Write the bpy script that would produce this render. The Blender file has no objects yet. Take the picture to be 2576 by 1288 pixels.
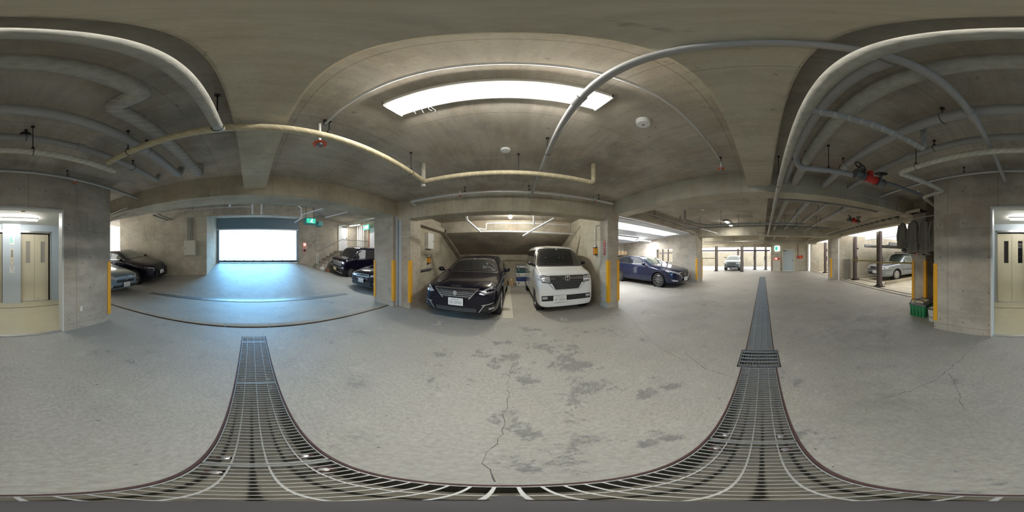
import bpy, bmesh, math, random
from mathutils import Vector, Matrix
from mathutils.bvhtree import BVHTree
random.seed(7)
PI = math.pi
S = bpy.context.scene
COL = S.collection

# ------------------------------------------------------------------ camera, world, exposure
cd = bpy.data.cameras.new('camera'); cam = bpy.data.objects.new('camera', cd); COL.objects.link(cam)
cd.type = 'PANO'
cd.panorama_type = 'EQUIRECTANGULAR'
cd.latitude_min = -PI/2; cd.latitude_max = PI/2; cd.longitude_min = -PI; cd.longitude_max = PI
cd.clip_start = 0.02; cd.clip_end = 300
CAMH = 1.45
cam.location = (0, 0, CAMH)
cam.rotation_euler = (PI/2, 0, math.radians(-1.73))
S.camera = cam
W = bpy.data.worlds.new('world'); S.world = W; W.use_nodes = True
bgn = W.node_tree.nodes['Background']
bgn.inputs[0].default_value = (1.0, 0.985, 0.96, 1); bgn.inputs[1].default_value = 1.9
S.view_settings.view_transform = 'Standard'; S.view_settings.look = 'None'
S.view_settings.exposure = 0.80; S.view_settings.gamma = 1.0
S.view_settings.use_curve_mapping = False
S.cycles.use_denoising = True
S.cycles.use_adaptive_sampling = True; S.cycles.adaptive_threshold = 0.03
S.cycles.max_bounces = 10; S.cycles.diffuse_bounces = 6; S.cycles.glossy_bounces = 4
S.cycles.sample_clamp_indirect = 6
LED = 70.0          # strength of the lit ceiling battens
def lamp(name, loc, size, power, rot=(0,0,0), col=(1,.98,.93)):
    l = bpy.data.lights.new(name, 'AREA'); l.shape = 'RECTANGLE'; l.size, l.size_y = size; l.energy = power; l.color = col
    o = bpy.data.objects.new(name, l); COL.objects.link(o); o.location = loc; o.rotation_euler = rot
    return o

lamp('blue_fill_outside_shutter', (-10.9, 0, 2.35), (5.0, 1.8), 230, (PI/2-.56, 0, -PI/2), (.16, .54, 1.0)).data.spread = 1.25   # added blue lamp outside the shutter, aimed down to tint the ramp

# ------------------------------------------------------------------ materials
def nt(name):
    m = bpy.data.materials.new(name); m.use_nodes = True
    n = m.node_tree; b = n.nodes['Principled BSDF']; return m, n, b
def plain(name, c, rough=.5, metal=0, var=.06, emit=0, ec=None, coat=0, scale=8, bump=0, trans=0, spec=.5):
    m, n, b = nt(name); b.inputs['Specular IOR Level'].default_value = spec
    b.inputs['Roughness'].default_value = rough; b.inputs['Metallic'].default_value = metal
    if coat: b.inputs['Coat Weight'].default_value = coat; b.inputs['Coat Roughness'].default_value = .04
    if trans: b.inputs['Transmission Weight'].default_value = trans
    t = n.nodes.new('ShaderNodeTexCoord'); no = n.nodes.new('ShaderNodeTexNoise')
    no.inputs['Scale'].default_value = scale; no.inputs['Detail'].default_value = 4
    n.links.new(t.outputs['Object'], no.inputs['Vector'])
    mx = n.nodes.new('ShaderNodeMix'); mx.data_type = 'RGBA'
    mx.inputs[6].default_value = (*[x*(1-var) for x in c], 1); mx.inputs[7].default_value = (*[min(1, x*(1+var)) for x in c], 1)
    n.links.new(no.outputs['Fac'], mx.inputs[0]); n.links.new(mx.outputs[2], b.inputs['Base Color'])
    if bump:
        bp = n.nodes.new('ShaderNodeBump'); bp.inputs['Strength'].default_value = bump; bp.inputs['Distance'].default_value = .01
        n.links.new(no.outputs['Fac'], bp.inputs['Height']); n.links.new(bp.outputs[0], b.inputs['Normal'])
    if emit:
        b.inputs['Emission Color'].default_value = (*(ec or c), 1); b.inputs['Emission Strength'].default_value = emit
    return m
def mathn(n, op, a, b=None, c=None):
    x = n.nodes.new('ShaderNodeMath'); x.operation = op
    for i, v in enumerate((a, b, c)):
        if v is None: continue
        if isinstance(v, (int, float)): x.inputs[i].default_value = v
        else: n.links.new(v, x.inputs[i])
    return x.outputs[0]
def mixc(n, fac, a, b, mode='MIX'):
    mx = n.nodes.new('ShaderNodeMix'); mx.data_type = 'RGBA'; mx.blend_type = mode
    for i, v in ((0, fac), (6, a), (7, b)):
        if isinstance(v, (int, float)): mx.inputs[i].default_value = v
        elif isinstance(v, tuple): mx.inputs[i].default_value = (*v, 1)
        else: n.links.new(v, mx.inputs[i])
    return mx.outputs[2]
def noise(n, vec, scale, detail=4, rough=.55, stretch=None):
    if stretch:
        mp = n.nodes.new('ShaderNodeMapping'); mp.inputs['Scale'].default_value = stretch
        n.links.new(vec, mp.inputs['Vector']); vec = mp.outputs[0]
    no = n.nodes.new('ShaderNodeTexNoise'); no.inputs['Scale'].default_value = scale
    no.inputs['Detail'].default_value = detail; no.inputs['Roughness'].default_value = rough
    n.links.new(vec, no.inputs['Vector']); return no.outputs['Fac']
def ramp(n, f, lo, hi):
    r = n.nodes.new('ShaderNodeMapRange'); r.inputs[1].default_value = lo; r.inputs[2].default_value = hi
    n.links.new(f, r.inputs[0]); return r.outputs[0]
def concrete(name, c1, c2, stain, wall=True, rough=.85):
    m, n, b = nt(name)
    g = n.nodes.new('ShaderNodeNewGeometry'); P = g.outputs['Position']
    sp = n.nodes.new('ShaderNodeSeparateXYZ'); n.links.new(P, sp.inputs[0]); x, y, z = sp.outputs
    col = mixc(n, ramp(n, noise(n, P, 1.1, 5), .35, .65), c1, c2)
    col = mixc(n, mathn(n, 'MULTIPLY', ramp(n, noise(n, P, .55, 6, .7), .50, .66), .75), col, stain)
    st = (1.5, 1.5, 5) if wall else (9, 1.3, 1)
    brown = ramp(n, noise(n, P, 1.7, 6, .65), .47, .66)
    col = mixc(n, mathn(n, 'MULTIPLY', brown, .62), col, (c2[0]*1.02, c2[1]*.88, c2[2]*.78))
    pale = ramp(n, noise(n, P, 2.9, 6, .7), .58, .70)
    col = mixc(n, mathn(n, 'MULTIPLY', pale, .35), col, tuple(min(1, v*1.25) for v in c1))
    streak = noise(n, P, 1.6, 5, .6, st)
    col = mixc(n, mathn(n, 'MULTIPLY', ramp(n, streak, .42, .66), .22), col, tuple(v*.62 for v in stain))
    fine = noise(n, P, 46, 4, .7)
    col = mixc(n, ramp(n, fine, .30, .75), col, mixc(n, .10, col, (1, 1, .95)))
    spots = noise(n, P, 11, 3, .5)
    col = mixc(n, mathn(n, 'MULTIPLY', ramp(n, spots, .68, .76), .5), col, tuple(v*.4 for v in stain))
    if wall:
        u = mathn(n, 'ADD', x, y)
        def cell(v, s, off): return mathn(n, 'SUBTRACT', mathn(n, 'FRACT', mathn(n, 'ADD', mathn(n, 'DIVIDE', v, s), off)), .5)
        j1 = mathn(n, 'LESS_THAN', mathn(n, 'ABSOLUTE', cell(u, .9, .07)), .0055)
        j2 = mathn(n, 'LESS_THAN', mathn(n, 'ABSOLUTE', cell(z, 1.8, .43)), .0024)
        jj = mathn(n, 'MAXIMUM', j1, j2)
        cu = mathn(n, 'MULTIPLY', cell(u, .45, .30), .45); cz = mathn(n, 'MULTIPLY', cell(z, .6, .12), .6)
        r2 = mathn(n, 'ADD', mathn(n, 'MULTIPLY', cu, cu), mathn(n, 'MULTIPLY', cz, cz))
        tie = mathn(n, 'LESS_THAN', r2, .00016)
        keep = mathn(n, 'GREATER_THAN', noise(n, P, 2.3, 2), .44)
        tie = mathn(n, 'MULTIPLY', tie, keep)
        mk = mathn(n, 'MAXIMUM', mathn(n, 'MULTIPLY', jj, .45), mathn(n, 'MULTIPLY', tie, .8))
        col = mixc(n, mk, col, tuple(v*.32 for v in stain))
    else:
        def cl(v, s_, off): return mathn(n, 'ABSOLUTE', mathn(n, 'SUBTRACT', mathn(n, 'FRACT', mathn(n, 'ADD', mathn(n, 'DIVIDE', v, s_), off)), .5))
        jj = mathn(n, 'MAXIMUM', mathn(n, 'LESS_THAN', cl(y, .9, .08), .0035), mathn(n, 'LESS_THAN', cl(x, 1.8, .2), .0018))
        col = mixc(n, mathn(n, 'MULTIPLY', jj, .45), col, tuple(v*.45 for v in stain))
    n.links.new(col, b.inputs['Base Color']); b.inputs['Roughness'].default_value = rough
    b.inputs['Specular IOR Level'].default_value = .25
    bp = n.nodes.new('ShaderNodeBump'); bp.inputs['Strength'].default_value = .2; bp.inputs['Distance'].default_value = .002
    n.links.new(fine, bp.inputs['Height']); n.links.new(bp.outputs[0], b.inputs['Normal'])
    return m
def floor_mat(name):
    m, n, b = nt(name)
    g = n.nodes.new('ShaderNodeNewGeometry'); P = g.outputs['Position']
    def blob(c, r0, r1):
        d = n.nodes.new('ShaderNodeVectorMath'); d.operation = 'DISTANCE'; d.inputs[1].default_value = (*c, 0); n.links.new(P, d.inputs[0])
        return ramp(n, d.outputs['Value'], r1, r0)
    col = mixc(n, ramp(n, noise(n, P, .6, 6, .65), .35, .65), (.39, .37, .32), (.315, .30, .262))
    warm = ramp(n, noise(n, P, 1.3, 6, .7), .48, .68)
    pale_ = ramp(n, noise(n, P, 3.1, 8, .75), .55, .66)
    col = mixc(n, mathn(n, 'MULTIPLY', pale_, .45), col, (.50, .48, .42))
    grim = ramp(n, noise(n, P, 1.9, 8, .75), .53, .66)
    col = mixc(n, mathn(n, 'MULTIPLY', grim, .40), col, (.215, .205, .18))
    col = mixc(n, mathn(n, 'MULTIPLY', warm, .5), col, (.39, .355, .285))
    fine = noise(n, P, 34, 6, .8)
    col = mixc(n, ramp(n, fine, .38, .62), mixc(n, .14, col, (.10, .10, .09)), mixc(n, .12, col, (.9, .9, .85)))
    broom = noise(n, P, 7, 6, .75, (1, 16, 1)); broom2 = noise(n, P, 7, 6, .75, (16, 1, 1))
    col = mixc(n, mathn(n, 'MULTIPLY', ramp(n, broom, .50, .70), .34), col, (.20, .195, .175))
    # large tyre darkened and damp looking areas
    big = ramp(n, noise(n, P, .75, 6, .7), .46, .64)
    damp = mathn(n, 'MAXIMUM', blob((2.5, -1.9), .2, 1.7), mathn(n, 'MAXIMUM', blob((.85, -.9), .1, 1.0), mathn(n, 'MULTIPLY', blob((4.5, 1.5), .3, 3.2), .45)))
    col = mixc(n, mathn(n, 'MULTIPLY', mathn(n, 'MULTIPLY', big, damp), .75), col, (.18, .175, .155))
    # worn patches where the topping has scuffed away, thickest before the middle bay
    near = mathn(n, 'MAXIMUM', blob((.35, 2.0), .1, 1.5), mathn(n, 'MAXIMUM', blob((.45, .95), .1, 1.0), blob((.12, .42), .02, .42)))
    near = mathn(n, 'ADD', mathn(n, 'MULTIPLY', near, .105), mathn(n, 'MULTIPLY', blob((0, 1.5), .5, 5), .035))
    thr = mathn(n, 'ADD', noise(n, P, 1.9, 9, .74), near)
    patch = mathn(n, 'MULTIPLY', ramp(n, thr, .635, .665), ramp(n, noise(n, P, 30, 6, .9), .40, .58))
    col = mixc(n, mathn(n, 'MULTIPLY', patch, .62), col, (.185, .18, .17))
    chips = mathn(n, 'MULTIPLY', ramp(n, noise(n, P, 10, 5, .7, (1, 2.0, 1)), .655, .685), ramp(n, noise(n, P, 1.3, 3), .46, .54))
    col = mixc(n, mathn(n, 'MULTIPLY', chips, .85), col, (.085, .085, .08))
    n.links.new(col, b.inputs['Base Color']); b.inputs['Roughness'].default_value = .60
    b.inputs['Specular IOR Level'].default_value = .3
    h = mathn(n, 'ADD', mathn(n, 'ADD', mathn(n, 'MULTIPLY', broom, .8), mathn(n, 'MULTIPLY', fine, .5)), mathn(n, 'MULTIPLY', patch, -1.2))
    bp = n.nodes.new('ShaderNodeBump'); bp.inputs['Strength'].default_value = .55; bp.inputs['Distance'].default_value = .006
    n.links.new(h, bp.inputs['Height']); n.links.new(bp.outputs[0], b.inputs['Normal'])
    return m
def stripes(name, c1, c2, pitch, axis='u', slant=1.0):
    m, n, b = nt(name)
    g = n.nodes.new('ShaderNodeNewGeometry'); sp = n.nodes.new('ShaderNodeSeparateXYZ'); n.links.new(g.outputs['Position'], sp.inputs[0])
    x, y, z = sp.outputs
    u = mathn(n, 'ADD', mathn(n, 'ADD', x, y), mathn(n, 'MULTIPLY', z, slant))
    f = mathn(n, 'GREATER_THAN', mathn(n, 'FRACT', mathn(n, 'DIVIDE', u, pitch)), .5)
    n.links.new(mixc(n, f, c1, c2), b.inputs['Base Color']); b.inputs['Roughness'].default_value = .5
    return m
def wrap_mat(name, c1, c2, band):
    m, n, b = nt(name)
    g = n.nodes.new('ShaderNodeNewGeometry'); sp = n.nodes.new('ShaderNodeSeparateXYZ'); n.links.new(g.outputs['Position'], sp.inputs[0])
    x, y, z = sp.outputs; P = g.outputs['Position']
    u = mathn(n, 'ADD', mathn(n, 'ADD', x, y), mathn(n, 'MULTIPLY', z, .6))
    fr = mathn(n, 'FRACT', mathn(n, 'DIVIDE', mathn(n, 'ADD', u, mathn(n, 'MULTIPLY', noise(n, P, 9, 2), .03)), band))
    col = mixc(n, ramp(n, fr, .80, .97), c1, c2)
    col = mixc(n, mathn(n, 'MULTIPLY', ramp(n, noise(n, P, 6, 5), .35, .7), .35), col, tuple(v*.55 for v in c1))
    n.links.new(col, b.inputs['Base Color']); b.inputs['Roughness'].default_value = .7
    bp = n.nodes.new('ShaderNodeBump'); bp.inputs['Strength'].default_value = .5; bp.inputs['Distance'].default_value = .006
    n.links.new(fr, bp.inputs['Height']); n.links.new(bp.outputs[0], b.inputs['Normal'])
    return m

M = {}
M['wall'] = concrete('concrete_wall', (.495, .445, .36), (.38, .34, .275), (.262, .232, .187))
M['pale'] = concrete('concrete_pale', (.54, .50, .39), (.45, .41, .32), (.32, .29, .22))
M['ceil'] = concrete('concrete_ceiling', (.50, .455, .375), (.345, .31, .25), (.21, .185, .148), wall=False)
M['beam'] = concrete('concrete_beam', (.52, .48, .365), (.40, .365, .275), (.28, .25, .19), wall=False)
M['floor'] = floor_mat('concrete_floor')
M['dirt'] = plain('drain_dirt', (.24, .225, .18), .8, var=.5, scale=9, bump=.4)
M['galv'] = plain('galvanised_steel', (.36, .365, .35), .5, .45, var=.2, scale=20)
M['galvd'] = plain('dull_steel', (.20, .205, .21), .5, .5, var=.2, scale=20)
M['rust'] = plain('rusty_steel_edge', (.085, .045, .04), .8, .2, var=.3, scale=25)
M['pipe'] = plain('grey_pvc_pipe', (.33, .325, .31), .45, var=.08, scale=5)
M['lagg'] = plain('sprayed_pipe_insulation', (.38, .37, .32), .85, var=.38, scale=22, bump=.6)
M['wrap'] = wrap_mat('tape_wrapped_insulation', (.52, .50, .41), (.72, .70, .60), .085)
M['wrapg'] = wrap_mat('grey_tape_wrap', (.34, .33, .30), (.52, .50, .45), .09)
M['wrapy'] = wrap_mat('yellowed_tape_wrap', (.48, .42, .27), (.62, .57, .42), .11)
M['cond'] = plain('steel_conduit', (.55, .55, .53), .35, .4)
M['rod'] = plain('black_iron', (.05, .045, .04), .6, .4)
M['valve'] = plain('cast_iron_grey', (.16, .17, .165), .55, .5, var=.3, scale=30)
M['red'] = plain('red_enamel', (.50, .03, .02), .4)
M['orange'] = plain('orange_red_plastic', (.70, .11, .04), .5)
M['yellow'] = plain('yellow_guard', (.80, .40, .015), .5, var=.05)
M['yedge'] = plain('amber_guard_side', (.62, .28, .02), .55)
M['white'] = plain('white_paint', (.80, .80, .78), .4, var=.03)
M['cream'] = plain('cream_steel', (.66, .61, .46), .35, var=.03)
M['lobby'] = plain('pale_blue_steel', (.50, .57, .63), .35, var=.03)
M['lobbyc'] = plain('lobby_ceiling_paint', (.70, .70, .66), .7)
M['vinyl'] = plain('beige_vinyl_floor', (.52, .48, .34), .35, var=.12, scale=3)
M['silver'] = plain('brushed_aluminium', (.62, .62, .62), .3, .9)
M['black'] = plain('black_plastic', (.02, .02, .022), .5)
M['glassd'] = plain('dark_glass', (.012, .014, .016), .05, 0, coat=1)
M['glassg'] = plain('greenish_glass', (.10, .14, .12), .05, coat=1)
M['glassc'] = plain('window_pane', (.35, .33, .30), .15)
M['tyre'] = plain('tyre_rubber', (.025, .025, .026), .8)
M['chrome'] = plain('chrome', (.80, .80, .82), .12, 1, var=.02)
M['rim'] = plain('alloy_silver', (.55, .55, .56), .3, .8)
M['rimd'] = plain('alloy_dark', (.16, .16, .17), .3, .7)
M['lens'] = plain('headlight_lens', (.62, .64, .68), .08, .5, coat=1, var=.35, scale=40)
M['plate'] = plain('number_plate', (.75, .76, .74), .5, var=.12, scale=18)
M['platey'] = plain('yellow_number_plate', (.78, .66, .25), .5, var=.1, scale=18)
M['paintk'] = plain('black_car_paint', (.006, .005, .013), .14, coat=.45, spec=.25)
M['paintn'] = plain('navy_car_paint', (.007, .012, .045), .2, .2, coat=.6, spec=.3)
M['paintw'] = plain('white_car_paint', (.76, .77, .76), .25, coat=1, var=.01)
M['paints'] = plain('silver_car_paint', (.30, .33, .37), .28, .55, coat=1)
M['paintb'] = plain('pale_blue_car_paint', (.20, .27, .33), .28, .5, coat=1)
M['paintt'] = plain('teal_silver_paint', (.12, .15, .15), .28, .5, coat=1)
M['led'] = plain('lit_tube', (1, 1, 1), .5, emit=LED, ec=(1, .965, .90))
M['ledlow'] = plain('lit_lobby_tube', (1, 1, 1), .5, emit=38, ec=(1, .975, .92))
M['led2'] = plain('lit_tube_other_bays', (1, 1, 1), .5, emit=120, ec=(.93, .97, 1))
M['bulb'] = plain('bright_bulb', (1, 1, 1), .5, emit=420, ec=(1, .98, .88))
M['green'] = plain('exit_green', (.02, .38, .25), .5, emit=.5, ec=(.05, .65, .45))
M['exitw'] = plain('exit_white_lit', (.9, .95, .92), .5, emit=1.6, ec=(.85, 1, .93))
M['teal'] = plain('teal_paint', (.05, .26, .24), .5)
M['b1'] = plain('teal_lettering', (.02, .50, .38), .5)
M['print'] = plain('printed_grey', (.12, .12, .13), .6)
M['brown'] = plain('cardboard', (.42, .29, .16), .8)
M['blue'] = plain('blue_plastic', (.03, .05, .18), .4)
M['tealbox'] = plain('dark_teal_plastic', (.03, .09, .09), .4)
M['clear'] = plain('frosted_clear_plastic', (.62, .62, .58), .4)
M['gbox'] = plain('green_plastic', (.03, .22, .09), .4)
M['bucket'] = plain('grey_white_bucket', (.50, .53, .48), .45)
M['coat'] = plain('grey_green_rainwear', (.17, .165, .14), .8, var=.3, scale=5, bump=.5)
M['hazard'] = stripes('hazard_stripes', (.03, .03, .02), (.50, .40, .08), .09)
M['post'] = plain('lift_post_steel', (.33, .29, .25), .55, .4, var=.25, scale=6)
M['postp'] = plain('lift_post_purple_brown', (.13, .10, .105), .5, .3, var=.2)
M['box'] = plain('cream_switch_box', (.60, .58, .48), .5)
M['deck'] = plain('white_steel_deck', (.80, .82, .86), .35, .1)
M['box2'] = plain('off_white_frame', (.62, .62, .58), .4)
M['pink'] = plain('pink_hydrant_box', (.72, .38, .30), .5)
M['rlamp'] = plain('lit_red_lamp', (1, .3, .2), .4, emit=4, ec=(1, .35, .25))
M['door'] = plain('pale_blue_door', (.46, .52, .53), .45)
M['doorw'] = plain('white_door', (.72, .73, .76), .45)
M['line'] = plain('worn_line_paint', (.56, .53, .44), .8, var=.15, scale=15)
M['crack'] = plain('crack_dark', (.10, .095, .085), .9)
M['asph'] = plain('outside_road', (.40, .42, .42), .8)
M['shut'] = plain('shutter_white', (.80, .83, .85), .4)
M['shutb'] = plain('shutter_box_grey', (.22, .28, .32), .5)
M['wood'] = plain('clay_brown', (.30, .15, .10), .8)
M['stone'] = plain('pale_stone', (.60, .60, .55), .9, bump=.6, var=.15)

# ------------------------------------------------------------------ mesh helpers
class MB:
    def __init__(s): s.v = []; s.f = []
    def add(s, vs, fs):
        o = len(s.v); s.v += [tuple(v) for v in vs]; s.f += [[o+i for i in f] for f in fs]; return s
    def box(s, x0, x1, y0, y1, z0, z1):
        return s.add([(x0,y0,z0),(x1,y0,z0),(x1,y1,z0),(x0,y1,z0),(x0,y0,z1),(x1,y0,z1),(x1,y1,z1),(x0,y1,z1)],
                     [(0,3,2,1),(4,5,6,7),(0,1,5,4),(1,2,6,5),(2,3,7,6),(3,0,4,7)])
    def obox(s, c, ax, ay, az):   # oriented box: centre and half-axis vectors
        c, ax, ay, az = map(Vector, (c, ax, ay, az))
        return s.add([c+i*ax+j*ay+k*az for k in (-1,1) for j in (-1,1) for i in (-1,1)],
                     [(0,2,3,1),(4,5,7,6),(0,1,5,4),(1,3,7,5),(3,2,6,7),(2,0,4,6)])
    def tube(s, pts, r, n=12, cap=True, rr=None):
        pts = [Vector(p) for p in pts]; rings = []; up = None
        for i, p in enumerate(pts):
            t = (pts[min(i+1, len(pts)-1)] - pts[max(i-1, 0)]).normalized()
            if up is None: up = Vector((0,0,1)) if abs(t.z) < .9 else Vector((1,0,0))
            a = t.cross(up).normalized(); b = a.cross(t).normalized(); up = b
            q = rr[i] if rr else r
            rings.append([p + q*(math.cos(2*PI*k/n)*a + math.sin(2*PI*k/n)*b) for k in range(n)])
        vs = [v for g in rings for v in g]; fs = []
        for i in range(len(rings)-1):
            for k in range(n):
                fs.append((i*n+k, i*n+(k+1)%n, (i+1)*n+(k+1)%n, (i+1)*n+k))
        if cap: fs.append(tuple(range(n))[::-1]); fs.append(tuple((len(rings)-1)*n+k for k in range(n)))
        return s.add(vs, fs)
    def cyl(s, p, q, r, n=16, r2=None):
        return s.tube([p, q], r, n, rr=[r, r2 if r2 is not None else r])
    def lathe(s, prof, c, axis='z', n=24, cap=True):   # prof: (r, h)
        vs = []; fs = []
        for r, h in prof:
            for k in range(n):
                a = 2*PI*k/n; u, w = r*math.cos(a), r*math.sin(a)
                v = {'z': (u, w, h), 'x': (h, u, w), 'y': (u, h, w)}[axis]
                vs.append((c[0]+v[0], c[1]+v[1], c[2]+v[2]))
        for i in range(len(prof)-1):
            for k in range(n): fs.append((i*n+k, i*n+(k+1)%n, (i+1)*n+(k+1)%n, (i+1)*n+k))
        if cap: fs.append(tuple(range(n))[::-1]); fs.append(tuple((len(prof)-1)*n+k for k in range(n)))
        return s.add(vs, fs)
    def ring(s, c, R, r, axis='z', n=24, m=8):
        vs = []; fs = []
        for i in range(n):
            a = 2*PI*i/n
            for j in range(m):
                b = 2*PI*j/m; q = R + r*math.cos(b); h = r*math.sin(b); u, w = q*math.cos(a), q*math.sin(a)
                v = {'z': (u, w, h), 'x': (h, u, w), 'y': (u, h, w)}[axis]
                vs.append((c[0]+v[0], c[1]+v[1], c[2]+v[2]))
        for i in range(n):
            for j in range(m): fs.append((i*m+j, i*m+(j+1)%m, ((i+1)%n)*m+(j+1)%m, ((i+1)%n)*m+j))
        return s.add(vs, fs)
    def prism(s, poly, d0, d1, axis='y'):    # poly in the other two axes, extruded along axis
        n = len(poly)
        def P(a, b, d): return {'y': (a, d, b), 'x': (d, a, b), 'z': (a, b, d)}[axis]
        vs = [P(a, b, d0) for a, b in poly] + [P(a, b, d1) for a, b in poly]
        fs = [tuple(range(n)), tuple(range(n, 2*n))[::-1]] + [(i, n+i, n+(i+1)%n, (i+1)%n) for i in range(n)]
        return s.add(vs, fs)
    def mesh(s, name, mat=None, smooth=False, bevel=0):
        me = bpy.data.meshes.new(name); me.from_pydata(s.v, [], s.f); me.update()
        bm = bmesh.new(); bm.from_mesh(me); bmesh.ops.recalc_face_normals(bm, faces=bm.faces)
        if bevel:
            es = [e for e in bm.edges if e.is_manifold and e.calc_face_angle(0) > .5]
            bmesh.ops.bevel(bm, geom=es, offset=bevel, segments=2, affect='EDGES', clamp_overlap=True)
        bm.to_mesh(me); bm.free()
        if mat: me.materials.append(mat)
        if smooth:
            me.polygons.foreach_set('use_smooth', [True]*len(me.polygons)); me.set_sharp_from_angle(angle=math.radians(38))
        return me
def obj(name, mb, mat, parent=None, smooth=False, bevel=0, kind=None, label=None):
    me = mb if isinstance(mb, bpy.types.Mesh) else mb.mesh(name, mat, smooth, bevel)
    if isinstance(mb, bpy.types.Mesh) and mat and not me.materials: me.materials.append(mat)
    o = bpy.data.objects.new(name, me); COL.objects.link(o)
    if parent: o.parent = parent
    if kind: o['kind'] = kind
    if label: o['label'] = label
    return o
def tag(o, label, cat, group=None):
    o['label'] = label; o['category'] = cat
    if group: o['group'] = group
    return o
def thing(name, label, cat, loc=(0,0,0), rz=0, group=None):
    o = bpy.data.objects.new(name, None); o.empty_display_size = .1; COL.objects.link(o)
    o.location = loc; o.rotation_euler = (0, 0, rz); return tag(o, label, cat, group)
def struct(name, mb, mat, label=None, bevel=0):
    return obj(name, mb, mat, None, bevel=bevel, kind='structure', label=label)
def copy_tree(o, parent=None):
    c = o.copy(); COL.objects.link(c); c.parent = parent
    for ch in list(o.children): copy_tree(ch, c)
    return c
def box(*a): return MB().box(*a)
def bend(pts, R):                      # round the corners of a polyline
    pts = [Vector(p) for p in pts]; out = [pts[0]]
    for i in range(1, len(pts)-1):
        a, b, c = pts[i-1], pts[i], pts[i+1]; u = (a-b); w = (c-b)
        q = min(R, u.length*.45, w.length*.45); p0 = b + u.normalized()*q; p1 = b + w.normalized()*q
        for k in range(6):
            t = k/5; out.append((1-t)**2*p0 + 2*t*(1-t)*b + t*t*p1)
    out.append(pts[-1]); return out
def text_mesh(s, size, depth=.002, name='lettering', align='CENTER'):
    cu = bpy.data.curves.new(name, 'FONT'); cu.body = s; cu.size = size; cu.extrude = depth
    cu.align_x = align; cu.align_y = 'CENTER'
    t = bpy.data.objects.new(name, cu); COL.objects.link(t)
    dg = bpy.context.evaluated_depsgraph_get(); me = bpy.data.meshes.new_from_object(t.evaluated_get(dg))
    bpy.data.objects.remove(t); return me
def text(name, s, size, mat, parent, M4, depth=.002):
    me = text_mesh(s, size, depth); me.materials.clear(); me.transform(M4); me.materials.append(mat)
    return obj(name, me, None, parent)
def face_mat(loc, facing):             # text plane facing a direction given as azimuth vector (x, y)
    f = Vector((facing[0], facing[1], 0)).normalized(); up = Vector((0,0,1)); rt = up.cross(f)
    m = Matrix((rt, up, f)).transposed().to_4x4(); m.translation = Vector(loc); return m

# ------------------------------------------------------------------ the setting
CZ = 3.0                                # slab soffit
def slope(y):
    pts = [(-9, .10), (-5.2, .13), (-3.84, .18), (-2.3, .215), (2.8, .215), (4.4, .14), (9, .14)]
    for (a, p), (b, q) in zip(pts, pts[1:]):
        if y <= b: return p + (q-p)*max(0, (y-a))/(b-a)
    return .14
def fz(x, y): return max(0.0, (-5.25 - x))*slope(y)

M['patch'] = concrete('concrete_patch', (.385, .345, .28), (.34, .305, .245), (.27, .24, .19), wall=False)
# floor: slabs either side of the drain, leaving the trench open
fl = MB()
TY0, TY1 = -.14, .23                   # trench edges
def slab(x0, x1, y0, y1, z=0, t=.3): fl.box(x0, x1, y0, y1, z-t, z)
for xa, xb, ya, yb in ((-3.07, 1.775, TY0-.012, TY1+.012), (1.775, 2.225, -.20, .29), (2.225, 16.5, TY0-.012, TY1+.012)):
    slab(xa, xb, yb, 10, 0); slab(xa, xb, -4.35, ya, 0)
slab(-3.07, -2.68, TY0-.012, TY1+.012); slab(11.3, 16.5, TY0-.012, TY1+.012)
struct('floor', fl, M['floor'], 'light grey worn concrete floor of the parking aisle')
fr = MB()                               # ramp side, sloping up to the shutter
nx, ny = 26, 30
xs = [-3.09, -5.0] + [-5.2 - i*(5.4)/nx for i in range(nx+1)]; ys = [-10 + i*20/ny for i in range(ny+1)]
vs = [(x, y, fz(x, y)) for x in xs for y in ys]; k = len(ys)
fr.add(vs, [(i*k+j, i*k+j+1, (i+1)*k+j+1, (i+1)*k+j) for i in range(len(xs)-1) for j in range(ny)])
fr.box(-3.3, -3.09, -10, 10, -.3, -.001)
struct('floor', fr, M['floor'], 'ramp floor climbing from the drain up to the shutter')
kerb = MB()
for y0, y1 in ((-10, -.5), (-.5, .35), (.35, 3.5)): kerb.box(-3.26, -3.11, y0+.006, y1-.006, .0, .018)
struct('trim_1', kerb, M['patch'], 'raised concrete lip along the expansion joint before the ramp', bevel=.006)
struct('trim_2', box(-3.11, -3.075, -10, 3.5, -.02, .004), M['rod'], 'black sealant line of the expansion joint')
tr = MB()
tr.box(-2.7, 11.32, TY0-.06, TY1+.06, -.24, -.16)
for xa, xb in ((-2.7, 1.775), (2.225, 11.32)): tr.box(xa, xb, TY0-.05, TY0, -.3, -.045); tr.box(xa, xb, TY1, TY1+.05, -.3, -.045)
tr.box(1.74, 2.26, -.26, .35, -.44, -.38)
struct('floor', tr, M['dirt'], 'dirty bottom and sides of the drain trench')
ed = MB()
for y, q_ in ((TY0, -1), (TY1, 1)):
    y0, y1 = (y-.012, y) if q_ < 0 else (y, y+.012)
    ed.box(-2.68, 1.775, y0, y1, -.05, .003); ed.box(2.225, 11.3, y0, y1, -.05, .003)
struct('trim_3', ed, M['rust'], 'rusty steel angle edging both sides of the drain trench')

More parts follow.
